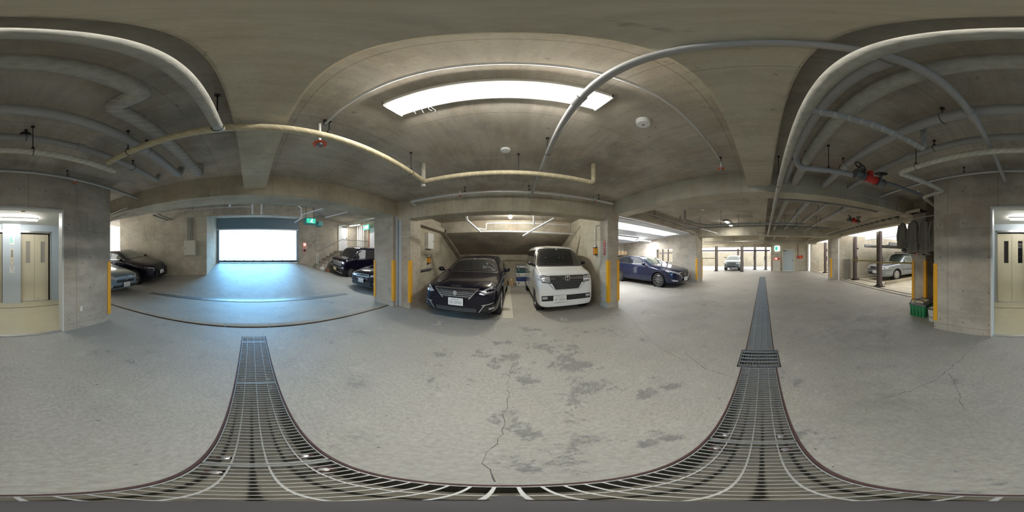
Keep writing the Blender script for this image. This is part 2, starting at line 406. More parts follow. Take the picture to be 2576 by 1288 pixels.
# ceiling slabs
struct('ceiling', box(-3.45, 16.2, -4.4, 4.0, CZ, CZ+.25), M['ceil'], 'bare concrete slab soffit over the aisle')
struct('ceiling', box(-10.6, -3.45, -10, 9.5, 3.95, 4.2), M['ceil'], 'higher concrete soffit above the ramp')
struct('ceiling', box(-2.75, 2.7, 3.97, 6.35, 2.86, 3.02), M['ceil'], 'soffit over the middle parking bay')
so = MB().add([(-2.75, 6.3, 2.40), (2.7, 6.3, 2.40), (2.7, 8.7, 1.50), (-2.75, 8.7, 1.50), (-2.75, 6.3, 3.0), (2.7, 6.3, 3.0), (2.7, 8.7, 2.1), (-2.75, 8.7, 2.1)],
              [(0,3,2,1),(4,5,6,7),(0,1,5,4),(1,2,6,5),(2,3,7,6),(3,0,4,7)])
struct('ceiling', so, M['wall'], 'dark sloping underside of the stair over the bay end')
# beams
def beam(label, x0, x1, y0, y1, z0, z1, mat='beam'):
    return struct('ceiling_beam', box(x0, x1, y0, y1, z0, z1), M[mat], label, bevel=.012)
beam('wide concrete beam running overhead along the drain', -2.9, 2.78, -.13, .265, 2.71, CZ+.02)
beam('haunch end of the overhead beam above the drain, ramp side', -2.9, -2.86, -.20, .24, 2.62, CZ)
beam('deep cross beam before the ramp and shutter', -3.45, -2.88, -9.5, 3.7, 2.59, 3.96)
beam('cross beam over the aisle behind the sprinkler valve', 2.76, 3.12, -4.3, 3.6, 2.60, CZ+.02)
beam('front beam over the two car bay between yellow corner guards', -2.9, 2.95, 3.6, 3.98, 2.47, CZ+.02)
beam('dark beam over the navy wagon bay', 2.9, 8.3, 3.5, 3.72, 2.63, CZ+.02, 'wall')
beam('second cross beam down the aisle beside the far columns', 8.25, 8.9, -4.3, 3.9, 2.5, CZ+.02)
beam('narrow beam continuing down the aisle past the first cross beam', 3.1, 15.6, -.10, .30, 2.62, CZ+.02)
beam('third cross beam before the far door', 12.6, 13.0, -4.3, 6, 2.42, CZ+.02)
beam('lintel over the far bright opening', 15.5, 15.8, -.9, 7, 2.30, CZ+.02)
beam('edge beam above the car lifts', 3.0, 15.6, -4.62, -4.32, 2.62, CZ+.02, 'pale')
# walls
wb = MB()
wb.box(-2.27, -1.19, -2.78, -2.66, -.1, CZ); wb.box(.47, 1.53, -2.78, -2.66, -.1, CZ); wb.box(-1.19, .47, -2.78, -2.66, 2.29, CZ)
wb.box(-2.27, -2.06, -6.5, -2.781, -.1, CZ); wb.box(1.36, 1.53, -6.5, -2.781, -.1, CZ)
struct('wall_back', wb, M['wall'], 'board marked concrete wall around the elevator lobby opening')
struct('ceiling', box(-2.27, 3.4, -9.5, -4.4, CZ, CZ+.2), M['ceil'], 'soffit over the dark passage beside the lobby')
# columns
def column(label, x0, x1, y0, y1, z1=CZ, mat='wall'):
    return struct('column', box(x0, x1, y0, y1, -.1, z1), M[mat], label, bevel=.012)
column('concrete pier beside the ramp with two guards, left of the joint', -3.69, -2.905, 3.47, 4.15, 3.945)
column('narrow concrete pier right of the expansion joint', -2.73, -2.43, 3.59, 4.15, 2.99)
struct('trim_4', MB().box(-2.90, -2.86, 3.56, 4.1, 0, 2.6).box(-2.83, -2.74, 3.62, 4.1, 0, 2.6), M['lobby'], 'metal expansion cover strips between the two piers')
column('square pier with red sign right of the white van', 2.52, 2.89, 3.54, 3.95, 2.99)
column('distant pier left side of the aisle by the lifts', 8.035, 8.86, 3.46, 3.925, 2.99)
column('distant pier right side of the aisle between the lifts', 8.80, 9.24, -4.37, -3.88, 2.99)
column('pier behind the coats with red notice', 2.33, 2.78, -4.25, -3.62, 2.995)
# middle bay
wl = MB()
wl.box(-2.95, -2.72, 4.1, 8.8, -.1, CZ); struct('wall_left', wl, M['pale'], 'left concrete wall of the middle bay')
struct('wall_right', box(2.62, 2.85, 3.94, 8.8, -.1, CZ), M['pale'], 'right concrete wall of the middle bay')
struct('wall_front', box(-2.95, 2.85, 8.65, 8.85, -.1, 2.6), M['pale'], 'end wall of the middle bay under the stair')
struct('trim_5', box(-2.72, 2.62, 8.58, 8.65, 1.20, 1.26), M['wall'], 'ledge across the bay end wall')
st = MB()
st.add([(-2.72,4.2,2.42),(-2.50,4.2,2.42),(-2.50,6.3,2.42),(-2.72,6.3,2.42),(-2.72,4.2,2.58),(-2.50,4.2,2.58),(-2.50,6.3,2.58),(-2.72,6.3,2.58)], [(0,3,2,1),(4,5,6,7),(0,1,5,4),(1,2,6,5),(2,3,7,6),(3,0,4,7)])
st.add([(-2.72,6.2,2.42),(-2.50,6.2,2.42),(-2.50,8.66,1.30),(-2.72,8.66,1.30),(-2.72,6.2,2.58),(-2.50,6.2,2.58),(-2.50,8.66,1.46),(-2.72,8.66,1.46)], [(0,3,2,1),(4,5,6,7),(0,1,5,4),(1,2,6,5),(2,3,7,6),(3,0,4,7)])
struct('trim_6', st, M['wall'], 'concrete stringer following the stair on the left bay wall')
# ramp hall
wr = MB()
wr.box(-7.95, -7.7, -8.0, -2.15, -.2, 3.95); wr.box(-10.4, -7.951, -2.4, -2.151, -.2, 3.95)
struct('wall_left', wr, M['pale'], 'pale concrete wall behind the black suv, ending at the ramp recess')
ws = MB(); ws.box(-8.1, -7.7, -2.15, 3.1, 3.43, 3.95)
struct('ceiling_beam', ws, M['wall'], 'concrete lintel hanging over the ramp before the shutter')
wf = MB(); wf.box(-10.4, -10.15, 2.95, 8.0, -.2, 3.95); wf.box(-10.149, -7.15, 7.85, 8.1, -.2, 3.95); wf.box(-7.4, -3.3, 9.3, 9.5, -.2, 3.95); wf.box(-7.15, -6.95, 7.85, 9.3, -.2, 3.95)
struct('wall_left', wf, M['wall'], 'grey wall right of the shutter with the hydrant lamp and white door')
# landing and stair
ld = MB(); ld.box(-10.15, -9.0, 5.6, 7.85, .3, 1.80)
for i in range(7): ld.box(-10.15, -9.0, 5.6-(i+1)*.28, 5.6-i*.28, .2, 1.80-(i+1)*.17)
struct('floor', ld, M['wall'], 'concrete landing and steps in front of the white door')
# right bay walls (navy wagon)
wq = MB(); wq.box(8.04, 8.25, 3.92, 5.0, -.1, 2.62); wq.box(8.04, 8.25, 6.15, 9.3, -.1, 2.62)
wq.box(8.04, 8.25, 5.0, 6.15, -.1, 1.12); wq.box(8.04, 8.25, 5.0, 6.15, 1.86, 2.62); wq.box(2.85, 8.25, 9.2, 9.4, -.1, 2.7)
struct('wall_right', wq, M['wall'], 'grey walls around the navy wagon bay with a barred opening')
wm = MB()
for y in (5.35, 5.75): wm.box(8.10, 8.16, y-.03, y+.03, 1.12, 1.86)
wm.box(8.09, 8.17, 5.0, 6.15, 1.60, 1.66)
struct('window_1', wm, M['postp'], 'dark bars across the bright opening behind the navy wagon')
# far end
wz = MB(); wz.box(15.6, 15.85, -4.5, -3.05, -.1, 3.0); wz.box(15.6, 15.85, -1.85, -.75, -.1, 3.0); wz.box(15.6, 15.85, -3.05, -1.85, 2.12, 3.0)
struct('wall_right', wz, M['pale'], 'far concrete wall with the pale blue door')
struct('wall_right', MB().box(22.5, 22.7, -6, 12, -.2, 2.0).box(8.25, 22.5, 9.8, 10.0, -.2, 2.1), M['pale'], 'low boundary wall in daylight beyond the far lift')
struct('floor', box(16.5, 22.6, -6, 10, -.3, 0), M['asph'], 'sunlit paving beyond the far lift')
# lift bays on the right of the aisle
wy = MB(); wy.box(3.0, 15.9, -10.7, -10.5, -.3, 2.75); wy.box(3.0, 3.2, -10.5, -4.5, -.3, 2.75); wy.box(8.95, 9.15, -10.5, -4.52, -.3, 2.75); wy.box(14.6, 14.8, -10.5, -4.4, -.3, 2.75)
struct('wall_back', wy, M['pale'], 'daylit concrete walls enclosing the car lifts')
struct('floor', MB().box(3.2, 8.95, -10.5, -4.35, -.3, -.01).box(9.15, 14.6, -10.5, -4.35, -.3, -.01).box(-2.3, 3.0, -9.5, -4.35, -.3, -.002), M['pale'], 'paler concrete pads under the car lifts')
kl = MB()
for x0, x1 in ((3.3, 8.78), (9.26, 14.6)):
    kl.box(x0, x1, -4.52, -4.46, -.01, .012); kl.box(x0, x1, -4.80, -4.76, -.01, .012)
struct('trim_7', kl, M['galvd'], 'steel threshold strips in front of the car lifts')
# outside the shutter
struct('floor', box(-40, -10.5, -14, 14, .8, 1.02), M['asph'], 'road outside the shutter')
struct('trim_14', MB().box(-1.72, -1.40, -2.66, -2.657, 1.95, 2.32), M['patch'], 'square darker mortar patch on the wall left of the lobby')
struct('trim_15', MB().box(1.02, 1.33, -2.66, -2.657, 1.80, 2.22), M['patch'], 'square darker mortar patch on the wall right of the lobby')
# painted lines and cracks
pl = MB().box(-.10, .14, 3.62, 8.0, .0005, .003)
struct('trim_8', pl, M['line'], 'worn pale painted strip between the black wagon and the white van')
pl = MB().box(10.9, 10.96, .5, 6.5, .0005, .003).box(12.3, 12.36, .5, 5, .0005, .003)
struct('trim_9', pl, M['line'], 'worn lines across the far aisle')
def crack(pts, w):
    mb = MB(); P = [Vector((x, y, 0)) for x, y in pts]; Q = [P[0]]
    for a, b in zip(P, P[1:]):
        n = max(2, int((b-a).length/.05)); d = (b-a).normalized(); s = Vector((-d.y, d.x, 0))
        for i in range(1, n+1): Q.append(a.lerp(b, i/n) + s*random.uniform(-.014, .014))
    for a, b in zip(Q, Q[1:]):
        d = (b-a).normalized(); s = Vector((-d.y, d.x, 0))*w*random.uniform(.3, 1)
        mb.add([a-s+Vector((0,0,.0012)), b-s+Vector((0,0,.0012)), b+s+Vector((0,0,.0012)), a+s+Vector((0,0,.0012))], [(0,1,2,3)])
    return mb
ck = crack([(-.02,.27),(-.08,.5),(-.03,.75),(-.02,1.0),(.02,1.25),(.0,1.5),(.05,1.8)], .0025)
c2 = crack([(1.72,.9),(1.9,1.5),(2.2,2.1),(2.6,2.8),(2.7,3.4)], .003); ck.add(c2.v, c2.f)
c2 = crack([(1.55,.28),(1.65,.6),(1.9,1.0)], .003); ck.add(c2.v, c2.f)
c2 = crack([(.9,-.8),(.75,-1.3),(.7,-1.8),(.62,-2.5)], .003); ck.add(c2.v, c2.f)
c2 = crack([(2.4,-.35),(2.7,-1.0),(2.9,-1.9),(2.6,-2.6)], .004); ck.add(c2.v, c2.f)
c2 = crack([(.35,-1.0),(.5,-1.25),(.7,-1.5)], .003); ck.add(c2.v, c2.f)
struct('trim_10', ck, M['crack'], 'hairline cracks in the floor slab')
def number(s, x, y, size, label):
    me = text_mesh(s, size, .0008); me.materials.clear(); me.transform(Matrix.Translation((x, y, .0015))); me.materials.append(M['line'])
    o = obj('bay_number', me, None); tag(o, label, 'marking')
number('6', 1.20, 3.33, .34, 'faded painted number 6 on the floor before the white van')
number('5', -1.35, 3.02, .34, 'faded painted number 5 on the floor before the black wagon')

# ------------------------------------------------------------------ drain grates
seams = [-2.66, -2.49, -1.47, -.43, .66, 1.77]
seams_r = [2.23, 3.2, 4.2, 5.2, 6.2, 7.2, 8.2, 9.2, 10.2, 11.28]
ordn = ['first short', 'second', 'third', 'fourth', 'fifth', 'sixth', 'seventh', 'eighth', 'ninth', 'tenth', 'eleventh', 'twelfth', 'thirteenth', 'fourteenth']
barm = MB().box(-.0028, .0028, TY0+.004, TY1-.004, -.022, -.001).mesh('crossbar', M['galv'])
spans = list(zip(seams, seams[1:])) + list(zip(seams_r, seams_r[1:]))
boltm = MB().lathe([(.016, 0), (.016, .006), (.008, .008)], (0, 0, -.022), n=10).mesh('bolt', M['rim'], True)
clipm = MB().box(-.022, .022, -.03, .03, -.028, -.023).mesh('clip', M['rust'])
for i, (a, b) in enumerate(spans):
    where = 'counting from its ramp end' if i else 'at its ramp end'
    g = thing('drain_grate', '%s steel bar grate panel of the drain %s' % (ordn[i], where), 'grate', ((a+b)/2, 0, 0), 0, 'drain grate panels')
    hl = (b-a)/2 - .003
    n = max(3, int((b-a)/.033)); xsb = [-hl + .012 + k*(2*hl-.024)/(n-1) for k in range(n)]
    if -2.6 < a < 3.3 or i == 0:
        for x in xsb:
            o = bpy.data.objects.new('crossbar', barm); COL.objects.link(o); o.parent = g; o.location = (x, 0, 0)
    else:
        mb = MB()
        for x in xsb: mb.box(x-.0028, x+.0028, TY0+.004, TY1-.004, -.022, -.001)
        obj('crossbars', mb, M['galv'], g, kind='stuff')
    for y in (TY0+.085, (TY0+TY1)/2, TY1-.085):
        obj('bearing_bar', MB().box(-hl, hl, y-.003, y+.003, -.034, -.004), M['galv'], g)
    fr_ = MB()
    for x in (-hl, hl-.005): fr_.box(x, x+.005, TY0+.004, TY1-.004, -.03, 0)
    for y in (TY0+.003, TY1-.008): fr_.box(-hl, hl, y, y+.005, -.034, 0)
    obj('frame', fr_, M['galv'], g)
    if hl > .2:
        for x in (-hl+.07, hl-.07):
            for y in (TY0+.06, TY1-.06):
                c = bpy.data.objects.new('clip', clipm); COL.objects.link(c); c.parent = g; c.location = (x, y, 0)
                c = bpy.data.objects.new('bolt', boltm); COL.objects.link(c); c.parent = g; c.location = (x, y, 0)
g = thing('catch_basin_grate', 'square heavy grate over the catch basin in the drain line', 'grate', (2.0, .045, 0))
fr_ = MB().box(-.215, .215, -.235, -.222, -.04, .004).box(-.215, .215, .222, .235, -.04, .004).box(-.215, -.203, -.235, .235, -.04, .004).box(.203, .215, -.235, .235, -.04, .004)
obj('frame', fr_, M['galvd'], g)
for k in range(5): obj('crossbar', box(-.17+k*.085-.004, -.17+k*.085+.004, -.222, .222, -.02, .003), M['galv'], g)
for k in range(13): obj('bearing_bar', box(-.203, .203, -.204+k*.034-.0025, -.204+k*.034+.0025, -.036, -.003), M['galvd'], g)

# tripod foot of the camera stand, straight below the lens
t = thing('camera_monopod', 'black monopod stand with a flat foot on the drain grate', 'tripod', (0, 0.03, .004))
ft = MB().lathe([(.075, 0), (.08, .004), (.07, .012), (.03, .020), (.014, .05)], (0, 0, 0), n=28)
obj('foot', ft, M['black'], t, True)
for k in range(3):
    a = PI/2 + k*2*PI/3; obj('leg', MB().obox((.07*math.cos(a), .07*math.sin(a), .012), (.045*math.cos(a), .045*math.sin(a), 0), (-.011*math.sin(a), .011*math.cos(a), 0), (0, 0, .007)), M['black'], t, bevel=.003)
obj('pole', MB().tube([(0, 0, .03), (0, -.03, .8), (0, -.03, 1.30)], .011, 14, rr=[.014, .012, .010]), M['black'], t, True)

# ------------------------------------------------------------------ pipes under the ceiling
def hanger(root, x, y, z, r, top=CZ):
    h = MB().cyl((x, y, z+r*.8), (x, y, top), .005, 8).ring((x, y, z), r+.003, .004, 'x' if root.get('_ax') == 'x' else 'y', 16, 6)
    h.cyl((x, y, top-.012), (x, y, top), .02, 12).box(x-.012, x+.012, y-.012, y+.012, z+r, z+r+.03)
    return obj('hanger', h, M['rod'], root, True)
def pipe(name, label, pts, r, mat, cat='pipe', hang=(), coup=(), R=None, group=None, top=CZ, n=16):
    root = thing(name, label, cat, pts[0], 0, group)
    o0 = Vector(pts[0]); P = [Vector(p)-o0 for p in pts]
    B = bend(P, R if R else r*2.2)
    L0 = [B[0]]
    for a, b in zip(B, B[1:]):
        k = max(1, int((b-a).length/.5))
        for i in range(1, k+1): L0.append(a.lerp(b, i/k))
    obj('tube', MB().tube(L0, r, n), M[mat], root, True)
    d = (P[1]-P[0]); ax = 'x' if abs(d.x) > abs(d.y) else 'y'; root['_ax'] = ax
    for h in hang:
        x, y, z = Vector(h)-o0; hanger(root, x, y, z, r, top-o0.z)
    for c in coup:
        x, y, z = Vector(c[:3])-o0; a = c[3] if len(c) > 3 else ax
        obj('coupling', MB().lathe([(r+.002, -.05), (r+.008, -.045), (r+.008, .045), (r+.002, .05)], (x, y, z), a, 20), M[mat], root, True)
    del root['_ax']
    return root
zA, zB, zC, zD, zE, zF, zG, zI = 2.48, 2.80, 2.81, 2.86, 2.58, 2.635, 2.635, 2.675
pipe('insulated_pipe', 'long pale insulated pipe hanging lowest, running beside the overhead beam', [(7.9, -.24, zA), (-.96, -.21, zA), (-1.08, -.21, zA+.06)], .037, 'lagg', hang=[(-1.0, -.21, zA), (2.2, -.21, zA), (4.6, -.23, zA), (7.2, -.24, zA)], R=.08)
pipe('insulated_pipe', 'thick insulated pipe with a double elbow under the slab', [(2.76, -.54, zB), (-.68, -.535, zB), (-.68, -.66, zB)], .068, 'lagg', hang=[(2.0, -.54, zB)], R=.11)
pipe('wrapped_pipe', 'thick grey wrapped pipe continuing from the double elbow towards the ramp beam', [(-.68, -.655, zB), (-.68, -.79, zB), (-2.36, -.77, zB), (-2.36, -.77, CZ-.004)], .068, 'wrapg', R=.11)
pipe('insulated_pipe', 'thick insulated pipe seen beyond the first cross beam', [(3.12, -.54, zB), (8.25, -.54, zB)], .068, 'lagg')
pipe('drain_pipe', 'large grey plastic pipe with couplings, second back from the beam', [(2.76, -1.07, zC), (-2.28, -1.08, zC), (-2.36, -1.08, CZ)], .058, 'pipe', hang=[(-1.45, -1.08, zC), (.55, -1.08, zC), (2.0, -1.07, zC)], coup=[(.33, -1.08, zC), (-1.4, -1.08, zC), (1.9, -1.07, zC)], R=.1)
pipe('drain_pipe', 'large grey pipe beyond the first cross beam, left of three', [(3.12, -1.07, zC), (8.25, -1.07, zC)], .058, 'pipe', hang=[(5.0, -1.07, zC)])
pipe('drain_pipe', 'medium grey plastic pipe above the wrapped pipe, turning up near the ramp beam', [(2.76, -1.60, zD), (-2.36, -1.54, zD), (-2.42, -1.54, CZ)], .044, 'pipe', hang=[(-1.75, -1.55, zD), (-.30, -1.56, zD), (.9, -1.57, zD)], coup=[(1.25, -1.58, zD), (-.9, -1.55, zD)], R=.08)
pipe('drain_pipe', 'medium grey pipe beyond the first cross beam, middle of three', [(3.12, -1.62, zD), (8.25, -1.62, zD)], .044, 'pipe', hang=[(4.6, -1.62, zD), (6.5, -1.62, zD)])
pipe('drain_pipe', 'grey pipe beyond the first cross beam, right of three', [(3.12, -2.2, 2.82), (8.25, -2.2, 2.82)], .06, 'pipe', hang=[(4.2, -2.2, 2.82), (6, -2.2, 2.82)])
pipe('wrapped_pipe', 'white tape wrapped pipe running in front of the lobby, bending to the wall corner', [(-1.32, -1.47, zE), (1.36, -1.50, zE), (1.28, -2.56, 2.66), (1.72, -2.58, 2.62), (1.80, -3.2, 2.60)], .036, 'wrap', hang=[(1.1, -1.5, zE), (-.35, -1.48, zE)], R=.07)
pipe('wrapped_pipe', 'yellowed tape wrapped pipe crossing under the overhead beam to the middle bay', [(-1.17, -1.42, zF), (-1.17, 2.10, zF), (1.24, 2.12, zG), (1.24, 2.12, CZ)], .036, 'wrapy', hang=[(-1.17, 1.75, zF), (-1.17, -1.1, zF)], R=.06)
v = pipe('wrapped_pipe', 'short white wrapped riser at the corner of the crossing pipe', [(-1.20, 2.13, CZ), (-1.20, 2.13, 2.56)], .036, 'wrap', R=.05)
pipe('wrapped_pipe', 'grey wrapped branch from the lowest pipe, turning up at its end', [(.86, -.26, 2.555), (.80, -1.20, 2.555), (.80, -1.20, CZ)], .029, 'wrapg', R=.06)
pipe('drain_pipe', 'grey pipe crossing diagonally overhead past the lit batten', [(.50, 3.40, 2.76), (.455, 2.1, 2.735), (.33, .0, zI), (.30, -1.0, zI), (.22, -2.45, zI)], .026, 'pipe', coup=[(.375, .80, zI+.022, 'y'), (.30, -1.02, zI, 'y')], hang=[(.43, 1.70, 2.722)], R=.03)
pipe('sprinkler_pipe', 'thin conduit pipe along the slab behind the lit batten', [(-1.30, .62, 2.93), (2.18, .58, 2.93), (2.22, .58, 2.88)], .013, 'cond', hang=[(-1.27, .62, 2.93), (2.16, .58, 2.93)], R=.02)
pipe('sprinkler_pipe', 'twin pipe along the front beam of the two car bay', [(-2.22, 3.52, 2.80), (-2.22, 3.33, 2.84), (2.52, 3.33, 2.84)], .033, 'cond', hang=[(-.88, 3.33, 2.84), (.45, 3.33, 2.84), (2.1, 3.33, 2.84)], R=.05)
pipe('sprinkler_pipe', 'thin pipe hugging the wall above the lobby opening', [(2.7, -2.42, 2.86), (-2.84, -2.42, 2.86)], .031, 'pipe', hang=[(-1.15, -2.42, 2.86), (.85, -2.42, 2.86)], coup=[(-.6, -2.42, 2.86)])
pipe('sprinkler_pipe', 'slender pale pipe just under the wall pipe above the lobby', [(2.7, -2.34, 2.80), (-2.84, -2.36, 2.80)], .016, 'cond')
# supply main with the alarm valve
pipe('sprinkler_pipe', 'grey main from above the lowest pipe, dropping towards the red valve', [(.36, -.36, 2.76), (1.80, -.36, 2.76), (1.80, -.40, 2.56), (1.74, -1.06, 2.56)], .036, 'pipe', hang=[(1.77, -.75, 2.56)], coup=[(1.72, -.36, 2.76, 'x'), (.42, -.36, 2.76, 'x')], R=.08)
pipe('sprinkler_pipe', 'grey pipe close beside the overhead beam reaching the cross beam', [(1.95, -.38, 2.80), (2.76, -.38, 2.80)], .036, 'pipe')
pipe('sprinkler_pipe', 'grey pipe leaving the red valve towards the dark passage', [(1.68, -1.58, 2.56), (1.62, -2.2, 2.56), (1.60, -2.36, 2.56)], .03, 'galvd', R=.05)
def valve(label, loc, rz, sc=1.0):
    g = thing('sprinkler_valve', label, 'valve', loc, rz); g.scale = (sc,)*3
    obj('valve_body', MB().lathe([(.035,-.10),(.065,-.10),(.065,-.085),(.05,-.08),(.062,-.02),(.062,.03),(.05,.08),(.065,.085),(.065,.10),(.035,.10)], (0,0,0), 'y', 20).cyl((0,0,.04), (0,0,.11), .05, 18), M['red'], g, True)
    for s in (-1, 1):
        f = obj('gate_valve', MB().lathe([(.04,s*.12),(.07,s*.12),(.07,s*.14),(.045,s*.145),(.06,s*.19),(.05,s*.22),(.07,s*.235),(.07,s*.255),(.04,s*.26)], (0,0,0), 'y', 20).cyl((0,s*.19,0), (-.02,s*.19,.13), .022, 12), M['valve'], g, True)
        wh = MB().ring((0,0,0), .085, .010, 'z', 28, 8)
        for k in range(3):
            a = k*2*PI/3; wh.cyl((0,0,0), (.083*math.cos(a), .083*math.sin(a), 0), .007, 6)
        wh.lathe([(.016,-.012),(.016,.012)], (0,0,0), n=12)
        w = obj('handwheel', wh, M['rod'], f, True); w.location = (-.025, s*.19, .15 if s < 0 else .12); w.rotation_euler = (.5*s, -.55, 0)
        for k in range(8):
            a = k*PI/4; bm_ = MB().cyl((.056*math.cos(a), s*.10, .056*math.sin(a)), (.056*math.cos(a), s*.125, .056*math.sin(a)), .007, 6); 
            if k % 2 == 0: obj('bolt', bm_, M['rod'], g)
    obj('gauge', MB().lathe([(.022,0),(.024,.01),(.018,.014)], (.05,.0,-.02), 'x', 16), M['silver'], g, True)
    return g
valve('red alarm valve with grey gate valves and dark handwheels, the nearer one', (1.71, -1.32, 2.56), .11)
valve('red alarm valve with handwheel beyond the cross beam, the farther one', (4.9, -3.05, 2.72), .1)
# pipes past the cross beam, running across the aisle
pipe('sprinkler_pipe', 'cross pipe just behind the first cross beam', [(3.45, -.25, 2.70), (3.45, -2.9, 2.70)], .028, 'pipe', hang=[(3.45, -1.4, 2.70)])
pipe('wrapped_pipe', 'wrapped pipe crossing the aisle ceiling in the distance', [(4.6, 2.4, 2.95), (4.6, 2.4, 2.57), (5.3, 1.9, 2.52), (5.3, -1.35, 2.52)], .036, 'wrapg', hang=[(5.3, 1.4, 2.52), (5.3, .1, 2.52), (5.3, -1.1, 2.52)])
pipe('sprinkler_pipe', 'dark thin pipe crossing the aisle, hung on rods', [(5.9, 3.3, 2.55), (5.9, -2.6, 2.55)], .018, 'galvd', hang=[(5.9, 2.4, 2.55), (5.9, .9, 2.55), (5.9, -.8, 2.55), (5.9, -2.0, 2.55)])
pipe('sprinkler_pipe', 'pipe under the dark beam at the navy wagon bay', [(3.2, 3.38, 2.86), (8.1, 3.38, 2.80)], .022, 'pipe', hang=[(4.3, 3.38, 2.85), (6.5, 3.38, 2.82)])
pipe('sprinkler_pipe', 'angled pipe dropping from the dark beam side of the aisle', [(5.2, 2.9, 2.95), (5.2, 2.9, 2.66), (7.6, 2.2, 2.55)], .03, 'pipe', hang=[(6.2, 2.61, 2.61)])
pipe('drain_pipe', 'grey pipe high over the far end of the aisle', [(9.0, -.8, 2.75), (12.5, -.8, 2.75)], .055, 'pipe')
pipe('drain_pipe', 'second grey pipe high over the far end of the aisle', [(9.0, -1.7, 2.75), (12.5, -1.7, 2.75)], .05, 'pipe')
pipe('sprinkler_pipe', 'thin pipe crossing before the far wall', [(11.0, 4.2, 2.45), (11.0, -3.0, 2.45)], .03, 'wrapg', hang=[(11, 2, 2.45), (11, -1, 2.45)])
# conduits near the passage
pipe('conduit', 'thin conduit dropping to the cable ladder by the passage', [(2.72, -1.75, 2.74), (2.70, -2.95, 2.74), (2.70, -2.95, 2.58)], .010, 'cond', 'conduit', R=.02)
pipe('conduit', 'thin conduit under the ramp beam beside the lobby wall', [(-2.86, -2.72, 2.66), (-2.86, -3.9, 2.56), (-3.6, -4.6, 2.54)], .014, 'cond', 'conduit', R=.03)
pipe('conduit', 'copper coloured bent pipe under the ramp beam', [(-3.0, -2.9, 2.53), (-3.3, -4.0, 2.53), (-3.3, -4.0, 2.60)], .022, 'wrapg', 'conduit', R=.06)
# cable ladder
g = thing('cable_ladder', 'long steel cable ladder rack above the car lift threshold', 'cable rack', (2.3, -3.5, 2.62))
for y in (-.2, .2): obj('side_rail', box(0, 13.0, y-.012, y+.012, -.04, .04), M['beam'], g)
rg = box(-.012, .012, -.19, .19, -.012, .012).mesh('rung', M['galv'])
for k in range(42):
    o = bpy.data.objects.new('rung', rg); COL.objects.link(o); o.parent = g; o.location = (.15+k*.31, 0, 0)
for x in (.9, 3.2, 6.5, 9.5):
    for y in (-.2, .2): obj('hanger', MB().cyl((x, y, 0), (x, y, .38), .006, 6), M['rod'], g)
obj('cables', MB().tube([(0, -.1, .03), (13, -.1, .03)], .018, 6).tube([(0, .0, .03), (13, .02, .03)], .014, 6).tube([(0, .1, .03), (13, .08, .03)], .02, 6), M['rod'], g, kind='stuff')
# pipes hanging in the ramp hall
for (x, y, z0, z1, lab) in ((-6.2, .05, 3.10, 3.95, 'white drop pipe hanging before the shutter lintel, the longer'), (-6.6, .42, 3.2, 3.95, 'white drop pipe hanging before the shutter lintel, the shorter'), (-6.9, -.9, 3.65, 3.95, 'stub pipe at the ceiling left of the drop pipes')):
    pipe('conduit', lab, [(x, y, z1), (x, y, z0)], .035 if z0 < 3.6 else .05, 'deck', 'conduit')
pipe('conduit', 'thin white pipe running over the ramp from the left wall', [(-6.4, -4.4, 3.45), (-6.4, .1, 3.45)], .018, 'cond', 'conduit', top=3.95, hang=[(-6.4, -2.4, 3.45)])
pipe('conduit', 'white cranked pipe dropping right of the shutter lintel', [(-6.0, 1.55, 3.95), (-6.0, 1.55, 3.62), (-6.3, 2.0, 3.45), (-6.3, 2.0, 3.0), (-6.9, 1.9, 2.95)], .025, 'deck', 'conduit')
pipe('conduit', 'slanting white pipe above the green sign', [(-6.8, 2.2, 3.30), (-4.2, 3.1, 3.30)], .022, 'deck', 'conduit', top=3.95, hang=[(-5.0, 2.82, 3.3)])
pipe('conduit', 'second slanting white pipe above the parked sports sedan', [(-6.5, 3.2, 3.2), (-4.2, 4.1, 3.3)], .022, 'deck', 'conduit', top=3.95, hang=[(-5.2, 3.7, 3.26)])
pipe('conduit', 'long thin pipe sloping towards the pier in the ramp hall', [(-8.5, 4.7, 3.2), (-4.6, 4.4, 2.95)], .018, 'cond', 'conduit')
for k, (x, lab) in enumerate(((-9.95, 'thickest'), (-9.7, 'second'), (-9.5, 'third'), (-9.28, 'rightmost'))):
    pipe('drain_pipe', '%s of four cream vertical pipes in the corner behind the landing' % lab, [(x, 7.65, 3.75), (x, 7.65, 1.80)], .07 - .008*k, 'white')
# cable ladder on left wall and switch box
g = thing('cable_ladder', 'short steel cable ladder under the ceiling at the pale ramp wall', 'cable rack', (-7.2, -4.2, 3.42))
for y in (-.14, .14): obj('side_rail', MB().obox((.0, y, 0), (.9, 0, .0), (0, .01, 0), (0, 0, .03)), M['galv'], g)
for k in range(7): obj('rung', box(-.8+k*.26-.012, -.8+k*.26+.012, -.14, .14, -.01, .01), M['galv'], g)
g = thing('switch_box', 'cream electrical box on the pale concrete wall beside the ramp', 'box', (-7.70, -3.0, 1.86))
obj('body', box(0, .17, -.30, .30, -.37, .37), M['box'], g, bevel=.008); obj('door', box(.17, .182, -.29, .29, -.36, .36), M['box'], g); obj('handle', box(.182, .2, -.24, -.22, -.05, .02), M['galvd'], g)
for k in range(3): obj('conduit', MB().cyl((.07, -.12+k*.11, .37), (.07, -.12+k*.11, 1.55), .022, 10), M['galvd'], g, True)

